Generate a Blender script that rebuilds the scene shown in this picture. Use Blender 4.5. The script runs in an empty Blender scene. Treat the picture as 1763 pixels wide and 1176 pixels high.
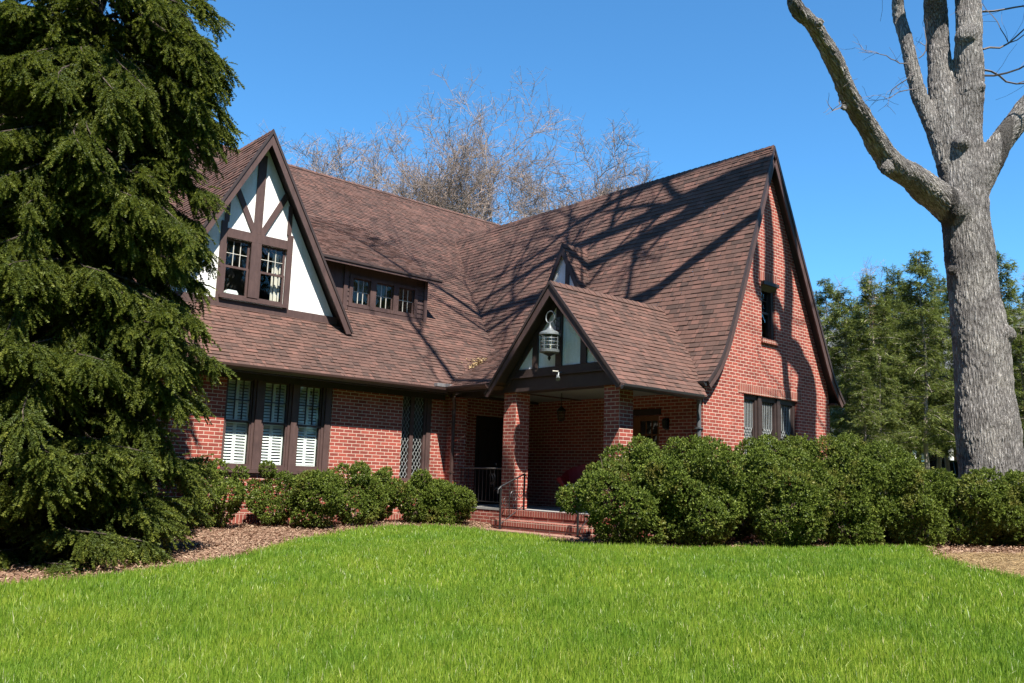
import bpy, math, random
import numpy as np
from mathutils import Vector, Matrix
from mathutils.geometry import tessellate_polygon

SC = bpy.context.scene
COL = SC.collection
random.seed(7)
RNG = np.random.default_rng(11)

# ------------------------------------------------------------------ camera, sky, sun, exposure
# world axes follow the house (X along the long front, Y into the house); the camera's eye is the origin
CR = Vector((0.7433, -0.6682, 0.0323)); CU = Vector((-0.1276, -0.0943, 0.9873)); CF = Vector((0.6567, 0.7380, 0.1565))
CR.normalize(); CF = (CF - CR * CF.dot(CR)).normalized(); CU = CR.cross(CF).normalized()
cam = bpy.data.cameras.new('camera'); camo = bpy.data.objects.new('camera', cam); COL.objects.link(camo)
camo.matrix_world = Matrix(((CR.x, CU.x, -CF.x, 0), (CR.y, CU.y, -CF.y, 0), (CR.z, CU.z, -CF.z, 0), (0, 0, 0, 1)))
cam.sensor_width = 36; cam.lens = 30.61; cam.clip_start = 0.1; cam.clip_end = 2000
SC.camera = camo

SUN = Vector((-0.225, -0.526, 0.818)).normalized()
w = bpy.data.worlds.new('World'); SC.world = w; w.use_nodes = True
nt = w.node_tree; nt.nodes.clear()
out = nt.nodes.new('ShaderNodeOutputWorld'); bg = nt.nodes.new('ShaderNodeBackground'); sky = nt.nodes.new('ShaderNodeTexSky')
sky.sky_type = 'NISHITA'; sky.sun_disc = False
sky.sun_elevation = math.asin(SUN.z); sky.sun_rotation = math.atan2(SUN.x, SUN.y) % (2 * math.pi)
sky.altitude = 300; sky.air_density = 1.0; sky.dust_density = 0.08; sky.ozone_density = 3.5
bg.inputs['Strength'].default_value = 0.078
tint = nt.nodes.new('ShaderNodeMix'); tint.data_type = 'RGBA'; tint.blend_type = 'MULTIPLY'; tint.inputs[0].default_value = 1.0
tint.inputs[7].default_value = (0.54, 1.04, 1.26, 1)
nt.links.new(sky.outputs[0], tint.inputs[6]); nt.links.new(tint.outputs[2], bg.inputs[0]); nt.links.new(bg.outputs[0], out.inputs[0])
sl = bpy.data.lights.new('sun', 'SUN'); sl.energy = 5.0; sl.angle = math.radians(0.53); sl.color = (1.0, 0.95, 0.87)
so = bpy.data.objects.new('sun', sl); COL.objects.link(so)
so.rotation_euler = SUN.to_track_quat('Z', 'Y').to_euler(); so.location = (0, -10, 40)
SC.view_settings.view_transform = 'Standard'; SC.view_settings.look = 'None'
SC.view_settings.exposure = 1.32; SC.view_settings.gamma = 1.0
SC.cycles.max_bounces = 8; SC.cycles.transparent_max_bounces = 16
try:
    SC.cycles.use_denoising = True
except Exception:
    pass

# ------------------------------------------------------------------ materials
def sc4(c): return (c[0], c[1], c[2], 1.0)

class NT:
    """tiny node helper"""
    def __init__(s, name):
        s.m = bpy.data.materials.new(name); s.m.use_nodes = True; s.t = s.m.node_tree; s.t.nodes.clear()
        s.out = s.n('ShaderNodeOutputMaterial'); s.p = s.n('ShaderNodeBsdfPrincipled'); s.l(s.p.outputs[0], s.out.inputs[0])
    def n(s, t, **k):
        o = s.t.nodes.new(t)
        for a, v in k.items(): setattr(o, a, v)
        return o
    def l(s, a, b): s.t.links.new(a, b)
    def val(s, sock, v): sock.default_value = v
    def noise(s, scale, detail=4, rough=0.55, vec=None, dist=0.0):
        o = s.n('ShaderNodeTexNoise'); o.inputs['Scale'].default_value = scale; o.inputs['Detail'].default_value = detail
        o.inputs['Roughness'].default_value = rough; o.inputs['Distortion'].default_value = dist
        if vec is not None: s.l(vec, o.inputs['Vector'])
        return o.outputs['Fac']
    def pos(s, scale=None):
        g = s.n('ShaderNodeTexCoord').outputs['Object']
        if scale is None: return g
        m = s.n('ShaderNodeMapping'); m.inputs['Scale'].default_value = scale; s.l(g, m.inputs[0]); return m.outputs[0]
    def ramp(s, fac, stops, interp='LINEAR'):
        r = s.n('ShaderNodeValToRGB'); r.color_ramp.interpolation = interp
        while len(r.color_ramp.elements) < len(stops): r.color_ramp.elements.new(0.5)
        for e, (p, c) in zip(r.color_ramp.elements, stops): e.position = p; e.color = sc4(c)
        s.l(fac, r.inputs[0]); return r.outputs[0]
    def mix(s, fac, a, b, mode='MIX'):
        m = s.n('ShaderNodeMix', data_type='RGBA', blend_type=mode)
        for sock, v in ((m.inputs[0], fac), (m.inputs[6], a), (m.inputs[7], b)):
            if hasattr(v, 'links'): s.l(v, sock)
            elif isinstance(v, (int, float)): sock.default_value = v
            else: sock.default_value = sc4(v)
        return m.outputs[2]
    def math(s, op, a, b=0.0):
        m = s.n('ShaderNodeMath', operation=op)
        for i, v in enumerate((a, b)):
            if hasattr(v, 'links'): s.l(v, m.inputs[i])
            else: m.inputs[i].default_value = v
        return m.outputs[0]
    def attr(s, name): return s.n('ShaderNodeAttribute', attribute_name=name).outputs['Fac']
    def bump(s, h, strength=0.4, dist=0.02):
        b = s.n('ShaderNodeBump'); b.inputs['Strength'].default_value = strength; b.inputs['Distance'].default_value = dist
        s.l(h, b.inputs['Height']); s.l(b.outputs[0], s.p.inputs['Normal'])
    def base(s, c):
        if hasattr(c, 'links'): s.l(c, s.p.inputs['Base Color'])
        else: s.p.inputs['Base Color'].default_value = sc4(c)
    def rough(s, v, spec=0.5):
        if hasattr(v, 'links'): s.l(v, s.p.inputs['Roughness'])
        else: s.p.inputs['Roughness'].default_value = v
        s.p.inputs['Specular IOR Level'].default_value = spec

def m_plain(name, c, rough=0.6, var=0.12, scale=6.0, bump=0.0, metal=0.0, spec=0.4, vec=None):
    k = NT(name); f = k.noise(scale, 5, 0.6, k.pos(vec))
    k.base(k.ramp(f, [(0.25, [x * (1 - var) for x in c]), (0.75, [min(1, x * (1 + var)) for x in c])]))
    k.rough(rough, spec); k.p.inputs['Metallic'].default_value = metal
    if bump: k.bump(f, bump, 0.01)
    return k.m

def m_brick(name, c1, c2, mort, w=0.203, h=0.0702, off=0.5, ms=0.0065, grime=0.25):
    k = NT(name)
    uv = k.n('ShaderNodeUVMap').outputs[0]
    # slight waviness so that the joints are not ruler-straight
    nz = k.n('ShaderNodeTexNoise'); nz.inputs['Scale'].default_value = 9.0; nz.inputs['Detail'].default_value = 3
    k.l(uv, nz.inputs['Vector'])
    sub = k.n('ShaderNodeVectorMath', operation='SUBTRACT'); k.l(nz.outputs['Color'], sub.inputs[0]); sub.inputs[1].default_value = (.5, .5, .5)
    sca = k.n('ShaderNodeVectorMath', operation='SCALE'); k.l(sub.outputs[0], sca.inputs[0]); sca.inputs['Scale'].default_value = 0.008
    add = k.n('ShaderNodeVectorMath', operation='ADD'); k.l(uv, add.inputs[0]); k.l(sca.outputs[0], add.inputs[1])
    b = k.n('ShaderNodeTexBrick', offset=off); k.l(add.outputs[0], b.inputs['Vector'])
    b.inputs['Scale'].default_value = 1.0; b.inputs['Brick Width'].default_value = w; b.inputs['Row Height'].default_value = h
    b.inputs['Mortar Size'].default_value = ms; b.inputs['Mortar Smooth'].default_value = 0.25; b.inputs['Bias'].default_value = 0.0
    b.inputs['Color1'].default_value = sc4(c1); b.inputs['Color2'].default_value = sc4(c2); b.inputs['Mortar'].default_value = sc4(mort)
    f1 = k.noise(60, 4, 0.7, uv); f2 = k.noise(1.1, 4, 0.6, uv)
    c = k.mix(0.35, b.outputs['Color'], k.ramp(f1, [(0.3, (0.55, 0.5, 0.5)), (0.7, (1.25, 1.2, 1.2))]), 'MULTIPLY')
    c = k.mix(grime, c, k.ramp(f2, [(0.3, (0.7, 0.66, 0.66)), (0.65, (1.12, 1.1, 1.1))]), 'MULTIPLY')
    gz = k.n('ShaderNodeSeparateXYZ'); k.l(uv, gz.inputs[0]); st_ = k.noise(2.2, 5, 0.7, uv)
    low = k.math('MULTIPLY', k.math('LESS_THAN', k.math('ADD', gz.outputs['Y'], k.math('MULTIPLY', st_, 0.8)), -0.35), 0.22)
    c = k.mix(low, c, (0.06, 0.05, 0.04)); run = k.noise(1.0, 4, 0.6, k.math('MULTIPLY', gz.outputs['X'], 7.0)) if False else st_
    c = k.mix(0.35, c, k.ramp(st_, [(0.35, (0.72, 0.70, 0.70)), (0.6, (1.08, 1.08, 1.08))]), 'MULTIPLY')
    k.base(c); k.rough(0.85, 0.25)
    hgt = k.math('SUBTRACT', k.math('MULTIPLY', f1, 0.3), b.outputs['Fac'])
    k.bump(hgt, 0.6, 0.006)
    return k.m

def m_shingle():
    k = NT('laminated_shingle'); r = k.attr('rnd'); p = k.pos()
    blend = k.noise(1.6, 3, 0.6, p)
    a = k.math('ADD', k.math('MULTIPLY', r, 0.8), k.math('MULTIPLY', blend, 0.30))
    c = k.ramp(a, [(0.08, (0.060, 0.040, 0.034)), (0.26, (0.084, 0.052, 0.043)), (0.5, (0.122, 0.067, 0.053)), (0.68, (0.100, 0.061, 0.050)), (0.98, (0.155, 0.081, 0.064))])
    g = k.noise(160, 3, 0.8, p); big = k.noise(0.45, 5, 0.65, k.pos((1, 1, 0.35)))
    c = k.mix(0.6, c, k.ramp(g, [(0.25, (0.45, 0.45, 0.46)), (0.75, (1.4, 1.38, 1.36))]), 'MULTIPLY')
    c = k.mix(0.7, c, k.ramp(big, [(0.3, (0.70, 0.71, 0.73)), (0.7, (1.16, 1.12, 1.08))]), 'MULTIPLY')
    k.base(c); k.rough(0.93, 0.2); k.bump(g, 0.5, 0.004)
    return k.m

def m_leaf(name, cols, rough=0.4, spec=0.5, trans=0.25, tcol=(0.2, 0.3, 0.04), patch=None):
    k = NT(name); r = k.attr('rnd')
    c = k.ramp(r, [(i / (len(cols) - 1), q) for i, q in enumerate(cols)])
    if patch:
        f = k.noise(patch[0], 3, 0.6, k.pos()); c = k.mix(k.ramp(f, [(0.55, (0, 0, 0)), (0.75, (1, 1, 1))]), c, patch[1])
    k.base(c); k.rough(rough, spec)
    if trans:
        t = k.n('ShaderNodeBsdfTranslucent'); k.l(k.mix(1.0, c, tcol, 'MULTIPLY') if False else k.mix(0.5, c, tcol), t.inputs[0])
        mx = k.n('ShaderNodeMixShader'); mx.inputs[0].default_value = trans
        k.l(k.p.outputs[0], mx.inputs[1]); k.l(t.outputs[0], mx.inputs[2]); k.l(mx.outputs[0], k.out.inputs[0])
    return k.m

def m_glass(name, tint=(0.85, 0.9, 0.9), refl=1.0):
    k = NT(name); k.t.nodes.remove(k.p)
    tr = k.n('ShaderNodeBsdfTransparent'); tr.inputs[0].default_value = sc4(tint)
    gl = k.n('ShaderNodeBsdfGlossy'); gl.inputs['Roughness'].default_value = 0.02
    f = k.n('ShaderNodeLayerWeight'); f.inputs['Blend'].default_value = 0.5
    fac = k.math('ADD', k.math('MULTIPLY', k.math('POWER', f.outputs['Facing'], 5.0), 0.9 * refl), 0.05 * refl)
    nz = k.n('ShaderNodeBump'); nz.inputs['Strength'].default_value = 0.05; nz.inputs['Distance'].default_value = 0.02
    k.l(k.noise(2.5, 2, 0.5, k.pos()), nz.inputs['Height']); k.l(nz.outputs[0], gl.inputs['Normal'])
    mx = k.n('ShaderNodeMixShader'); k.l(fac, mx.inputs[0]); k.l(tr.outputs[0], mx.inputs[1]); k.l(gl.outputs[0], mx.inputs[2]); k.l(mx.outputs[0], k.out.inputs[0])
    return k.m

def m_bark(name, dark, light, sxy=16.0, sz=2.6, strength=1.0, disp=0.0):
    k = NT(name); v = k.pos((sxy, sxy, sz))
    f = k.noise(1.0, 6, 0.65, v, 0.6)
    vor = k.n('ShaderNodeTexVoronoi', feature='DISTANCE_TO_EDGE'); vor.inputs['Scale'].default_value = 1.0
    k.l(k.pos((sxy * 0.9, sxy * 0.9, sz * 0.8)), vor.inputs['Vector'])
    h = k.math('ADD', k.math('MULTIPLY', f, 0.7), k.math('MULTIPLY', vor.outputs['Distance'], 0.9))
    c = k.ramp(h, [(0.28, dark), (0.5, [(a + b) / 2 for a, b in zip(dark, light)]), (0.75, light)])
    big = k.noise(1.3, 4, 0.6, k.pos())
    c = k.mix(0.7, c, k.ramp(big, [(0.3, (0.6, 0.6, 0.62)), (0.7, (1.2, 1.2, 1.18))]), 'MULTIPLY')
    k.base(c); k.rough(0.92, 0.15); k.bump(h, strength, 0.05)
    if disp:
        d = k.n('ShaderNodeDisplacement'); d.inputs['Scale'].default_value = disp; d.inputs['Midlevel'].default_value = 0.5; k.l(h, d.inputs['Height']); k.l(d.outputs[0], k.out.inputs['Displacement']); k.m.displacement_method = 'BOTH'
    return k.m

M = {}
M['brick'] = m_brick('red_brick', (0.335, 0.076, 0.053), (0.205, 0.045, 0.034), (0.54, 0.425, 0.335), ms=0.0068)
M['soldier'] = m_brick('soldier_brick', (0.27, 0.075, 0.052), (0.19, 0.048, 0.036), (0.46, 0.36, 0.28), w=0.40, h=0.0702, off=0.0)
M['shingle'] = m_shingle()

M['trim_dark'] = m_plain('dark_brown_trim', (0.040, 0.027, 0.024), 0.5, 0.2, 8, 0.05)
M['soffit'] = m_plain('soffit_board', (0.030, 0.021, 0.018), 0.7, 0.2, 5)
def m_stucco():
    k = NT('white_stucco'); p = k.pos(); f = k.noise(38, 5, 0.7, p); st_ = k.noise(1.0, 5, 0.65, k.pos((5, 5, 0.9)))
    c = k.mix(0.6, k.ramp(f, [(0.3, (0.70, 0.70, 0.67)), (0.7, (0.83, 0.83, 0.80))]), k.ramp(st_, [(0.32, (0.72, 0.71, 0.66)), (0.55, (1, 1, 1))]), 'MULTIPLY')
    k.base(c); k.rough(0.92, 0.15); k.bump(f, 0.8, 0.012); return k.m
M['stucco'] = m_stucco()
def m_trim():
    k = NT('brown_trim_paint'); f = k.noise(1.0, 6, 0.7, k.pos((14, 14, 3))); b = k.noise(1.8, 5, 0.7, k.pos())
    c = k.mix(0.8, k.ramp(f, [(0.3, (0.060, 0.036, 0.032)), (0.72, (0.094, 0.057, 0.051))]), k.ramp(b, [(0.3, (0.72, 0.72, 0.74)), (0.68, (1.14, 1.12, 1.1))]), 'MULTIPLY')
    k.base(c); k.rough(0.6, 0.3); k.bump(f, 0.25, 0.01); return k.m
M['trim'] = m_trim()
M['white'] = m_plain('white_paint', (0.80, 0.79, 0.74), 0.45, 0.03, 6)
M['glass'] = m_glass('window_glass')
M['muntin'] = m_plain('aged_muntin_paint', (0.50, 0.48, 0.42), 0.6, 0.1, 9)
M['lead'] = m_plain('lead_came', (0.42, 0.44, 0.43), 0.5, 0.1, 20, metal=0.2)
M['iron'] = m_plain('black_iron', (0.016, 0.016, 0.017), 0.45, 0.3, 20)
M['gutter'] = m_plain('brown_gutter_metal', (0.060, 0.034, 0.029), 0.4, 0.15, 4, spec=0.5)
M['gutter_dark'] = m_plain('black_gutter_metal', (0.026, 0.026, 0.027), 0.4, 0.25, 4, spec=0.5)
M['grey_metal'] = m_plain('grey_flashing', (0.20, 0.19, 0.19), 0.5, 0.25, 9, metal=0.3)
M['pewter'] = m_plain('weathered_pewter', (0.15, 0.165, 0.17), 0.5, 0.3, 25, metal=0.35)
M['concrete'] = m_plain('porch_concrete', (0.26, 0.25, 0.23), 0.85, 0.15, 5, 0.1)
M['wood'] = m_plain('stained_door_wood', (0.13, 0.052, 0.018), 0.5, 0.3, 5, 0.05, vec=(6, 6, 0.7))
M['darkwood'] = m_plain('dark_door_wood', (0.022, 0.014, 0.011), 0.5, 0.3, 5, vec=(6, 6, 0.7))
M['ceiling'] = m_plain('porch_ceiling_paint', (0.20, 0.20, 0.17), 0.7, 0.06, 4)
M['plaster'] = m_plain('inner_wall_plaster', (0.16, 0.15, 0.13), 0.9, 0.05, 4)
M['curtain'] = m_plain('pale_curtain', (0.62, 0.55, 0.46), 0.9, 0.25, 9, 0.2, vec=(4, 4, 0.5))
M['redwicker'] = m_plain('red_wicker', (0.30, 0.012, 0.014), 0.5, 0.3, 60, 0.5)
M['cushion'] = m_plain('pale_cushion', (0.50, 0.54, 0.58), 0.9, 0.08, 12)
M['boxleaf'] = m_leaf('holly_leaf', [(0.032, 0.050, 0.010), (0.082, 0.116, 0.017), (0.155, 0.195, 0.030), (0.285, 0.305, 0.062)], 0.5, 0.25, 0.22, (0.12, 0.17, 0.02), (1.7, (0.19, 0.145, 0.036)))
M['stem'] = m_bark('shrub_stem', (0.05, 0.035, 0.025), (0.16, 0.12, 0.09), 30, 8, 0.5)
M['needle'] = m_leaf('spruce_needle', [(0.034, 0.052, 0.011), (0.078, 0.104, 0.017), (0.150, 0.170, 0.026), (0.280, 0.270, 0.055)], 0.55, 0.25, 0.32, (0.17, 0.20, 0.02))
M['conebark'] = m_bark('spruce_bark', (0.035, 0.027, 0.022), (0.13, 0.10, 0.08), 14, 5, 0.8)
M['twig_grey'] = m_plain('dead_twig', (0.27, 0.22, 0.17), 0.9, 0.3, 8)
M['hemlock'] = m_leaf('hemlock_needle', [(0.042, 0.064, 0.022), (0.088, 0.118, 0.032), (0.150, 0.178, 0.042), (0.240, 0.240, 0.060)], 0.55, 0.3, 0.3, (0.16, 0.2, 0.03))
def m_oakbark():
    k = NT('oak_bark'); p = k.pos()
    def rotated(axis):
        ax = Vector(axis).normalized(); q = ax.rotation_difference(Vector((0, 0, 1))).to_euler()
        r_ = k.n('ShaderNodeVectorRotate', rotation_type='EULER_XYZ'); r_.inputs['Rotation'].default_value = q; k.l(p, r_.inputs['Vector']); return r_.outputs[0]
    lat = k.n('ShaderNodeVectorMath', operation='DOT_PRODUCT'); k.l(p, lat.inputs[0]); lat.inputs[1].default_value = (0.7433, -0.6682, 0)
    sx = k.n('ShaderNodeSeparateXYZ'); k.l(p, sx.inputs[0])
    def step(v, a, b):
        m = k.n('ShaderNodeMapRange'); m.inputs['From Min'].default_value = a; m.inputs['From Max'].default_value = b; k.l(v, m.inputs['Value']); return m.outputs[0]
    fl = k.math('MAXIMUM', step(lat.outputs['Value'], -1.65, -1.78), k.math('MULTIPLY', step(lat.outputs['Value'], -.62, -.80), step(sx.outputs['Z'], 7.15, 6.95))); fr = k.math('MULTIPLY', step(lat.outputs['Value'], .30, .50), step(sx.outputs['Z'], 6.3, 6.6))
    def mixv(f, a, b):
        m = k.n('ShaderNodeMix', data_type='VECTOR'); k.l(f, m.inputs[0]); k.l(a, m.inputs[4]); k.l(b, m.inputs[5]); return m.outputs[1]
    L_ = Vector((0.7433, -0.6682, 0)); F_ = Vector((0.665, 0.747, 0))
    v = mixv(fr, mixv(fl, p, rotated(L_ * -.66 + F_ * -.66 + Vector((0, 0, .36)))), rotated(L_ * .62 + Vector((0, 0, .78))))
    def stretch(sc_):
        m = k.n('ShaderNodeMapping'); m.inputs['Scale'].default_value = sc_; k.l(v, m.inputs[0]); return m.outputs[0]
    f = k.noise(1.0, 6, 0.7, stretch((30, 30, 6.0)), 0.9); f2 = k.noise(1.0, 4, 0.6, stretch((70, 70, 24)), 0.4)
    vor = k.n('ShaderNodeTexVoronoi', feature='DISTANCE_TO_EDGE'); vor.inputs['Scale'].default_value = 1.0; k.l(stretch((22, 22, 4.0)), vor.inputs['Vector'])
    h = k.math('ADD', k.math('ADD', k.math('MULTIPLY', f, 0.75), k.math('MULTIPLY', vor.outputs['Distance'], 0.65)), k.math('MULTIPLY', f2, 0.25))
    c = k.ramp(h, [(0.36, (0.030, 0.026, 0.023)), (0.52, (0.155, 0.141, 0.130)), (0.80, (0.39, 0.365, 0.34))])
    big = k.noise(1.6, 5, 0.68, p); c = k.mix(0.9, c, k.ramp(big, [(0.32, (0.42, 0.41, 0.42)), (0.52, (0.95, 0.95, 0.95)), (0.72, (1.35, 1.35, 1.30))]), 'MULTIPLY')
    k.base(c); k.rough(0.93, 0.12); k.bump(h, 0.8, 0.04)
    d = k.n('ShaderNodeDisplacement'); d.inputs['Scale'].default_value = 0.05; d.inputs['Midlevel'].default_value = 0.6; k.l(h, d.inputs['Height']); k.l(d.outputs[0], k.out.inputs['Displacement']); k.m.displacement_method = 'BOTH'
    return k.m
M['oakbark'] = m_oakbark()
M['oaktwig'] = m_plain('oak_twig', (0.13, 0.11, 0.10), 0.9, 0.3, 6)
M['barebark'] = m_plain('bare_tree_bark', (0.27, 0.23, 0.19), 0.9, 0.3, 2.5, 0.3)
M['baretwig'] = m_plain('budding_twig', (0.24, 0.18, 0.145), 0.9, 0.25, 1.5)
M['slate'] = m_plain('grey_slate_roof', (0.13, 0.135, 0.145), 0.8, 0.25, 3, 0.2)
M['carpaint'] = m_plain('dark_green_car_paint', (0.010, 0.028, 0.024), 0.2, 0.1, 3, spec=0.7)
M['carglass'] = m_plain('tinted_car_glass', (0.010, 0.012, 0.014), 0.05, 0.1, 2, spec=0.8)
M['rubber'] = m_plain('tyre_rubber', (0.02, 0.02, 0.02), 0.9, 0.2, 8)
M['chrome'] = m_plain('bright_metal', (0.6, 0.6, 0.6), 0.25, 0.05, 4, metal=0.9)
M['asphalt'] = m_plain('driveway_asphalt', (0.055, 0.054, 0.052), 0.9, 0.2, 12, 0.2)
M['leaflitter'] = m_leaf('dry_leaf', [(0.17, 0.094, 0.060), (0.24, 0.150, 0.10), (0.32, 0.225, 0.15), (0.10, 0.060, 0.042)], 0.85, 0.2, 0.0)
M['strawbits'] = m_leaf('dry_straw', [(0.24, 0.155, 0.068), (0.31, 0.215, 0.105), (0.17, 0.11, 0.055), (0.36, 0.27, 0.14)], 0.85, 0.2, 0.0)

def m_ground(name, a, b, c, s=3.0):
    k = NT(name); p = k.pos(); f = k.noise(s, 6, 0.7, p); g = k.noise(s * 14, 4, 0.7, p)
    col = k.mix(0.5, k.ramp(f, [(0.3, a), (0.5, b), (0.72, c)]), k.ramp(g, [(0.3, a), (0.5, b), (0.7, c)]))
    k.base(col); k.rough(0.95, 0.15); k.bump(g, 0.7, 0.03); return k.m
M['soil'] = m_ground('mulched_soil', (0.10, 0.055, 0.036), (0.20, 0.115, 0.075), (0.30, 0.19, 0.125))
M['field'] = m_ground('far_grass_ground', (0.045, 0.07, 0.018), (0.07, 0.10, 0.025), (0.12, 0.12, 0.045), 0.6)
M['turf'] = m_ground('turf_soil', (0.05, 0.09, 0.014), (0.08, 0.14, 0.02), (0.10, 0.15, 0.03), 2.0)
M['straw'] = m_ground('straw_ground', (0.13, 0.085, 0.042), (0.22, 0.15, 0.075), (0.29, 0.215, 0.115), 3.0)

def m_grass():
    k = NT('lush_grass'); r = k.attr('rnd'); p = k.pos()
    c = k.ramp(r, [(0.0, (0.050, 0.108, 0.012)), (0.28, (0.112, 0.204, 0.018)), (0.60, (0.188, 0.292, 0.028)), (0.86, (0.305, 0.382, 0.070)), (1.0, (0.58, 0.56, 0.36))])
    f = k.noise(0.55, 4, 0.62, p); g = k.noise(2.6, 3, 0.6, p)
    c = k.mix(0.75, c, k.ramp(f, [(0.30, (0.62, 0.80, 0.80)), (0.64, (1.32, 1.14, 1.1))]), 'MULTIPLY')
    c = k.mix(0.6, c, k.ramp(g, [(0.3, (0.68, 0.8, 0.7)), (0.7, (1.2, 1.12, 1.1))]), 'MULTIPLY')
    k.base(c); k.rough(0.42, 0.35)
    t = k.n('ShaderNodeBsdfTranslucent'); k.l(k.mix(0.35, c, (0.29, 0.5, 0.03)), t.inputs[0])
    mx = k.n('ShaderNodeMixShader'); mx.inputs[0].default_value = 0.42
    k.l(k.p.outputs[0], mx.inputs[1]); k.l(t.outputs[0], mx.inputs[2]); k.l(mx.outputs[0], k.out.inputs[0]); return k.m
M['grass'] = m_grass()

# ------------------------------------------------------------------ object helpers
ORI = {}
def thing(name, label, cat, loc=(0, 0, 0), group=None):
    o = bpy.data.objects.new(name, None); COL.objects.link(o); o.location = loc; o.empty_display_size = 0.3
    o['label'] = label; o['category'] = cat
    if group: o['group'] = group
    ORI[o.name] = Vector(loc); return o
def tag(o, label, cat, group=None, kind=None):
    if label: o['label'] = label
    if cat: o['category'] = cat
    if group: o['group'] = group
    if kind: o['kind'] = kind
    return o
def origin_of(p):
    while p is not None:
        if p.name in ORI: return ORI[p.name]
        p = p.parent
    return Vector((0, 0, 0))

def link_mesh(name, verts, faces, mat, parent=None, origin=None, uvs=None, rnd=None, smooth=False):
    me = bpy.data.meshes.new(name)
    o0 = origin_of(parent) if parent is not None else (Vector(origin) if origin is not None else Vector((0, 0, 0)))
    V = np.asarray(verts, dtype=np.float32).reshape(-1, 3) - np.array(o0, dtype=np.float32)
    if isinstance(faces, np.ndarray):
        nf, k = faces.shape
        me.vertices.add(len(V)); me.vertices.foreach_set('co', V.ravel())
        me.loops.add(nf * k); me.polygons.add(nf)
        me.loops.foreach_set('vertex_index', faces.astype(np.int32).ravel())
        me.polygons.foreach_set('loop_start', np.arange(0, nf * k, k, dtype=np.int32))
        me.polygons.foreach_set('loop_total', np.full(nf, k, dtype=np.int32))
        me.update(calc_edges=True); me.validate()
    else:
        me.from_pydata([tuple(v) for v in V], [], faces); me.update()
    if rnd is not None:
        a = me.attributes.new('rnd', 'FLOAT', 'FACE'); a.data.foreach_set('value', np.asarray(rnd, dtype=np.float32))
    if uvs is not None:
        uvl = me.uv_layers.new(name='UVMap'); uvl.data.foreach_set('uv', np.asarray(uvs, dtype=np.float32).ravel())
    if smooth:
        me.polygons.foreach_set('use_smooth', np.ones(len(me.polygons), dtype=bool))
    me.materials.append(mat)
    o = bpy.data.objects.new(name, me); COL.objects.link(o)
    if parent is not None: o.parent = parent
    elif origin is not None:
        o.location = origin; ORI[o.name] = Vector(origin)
    return o

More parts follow.
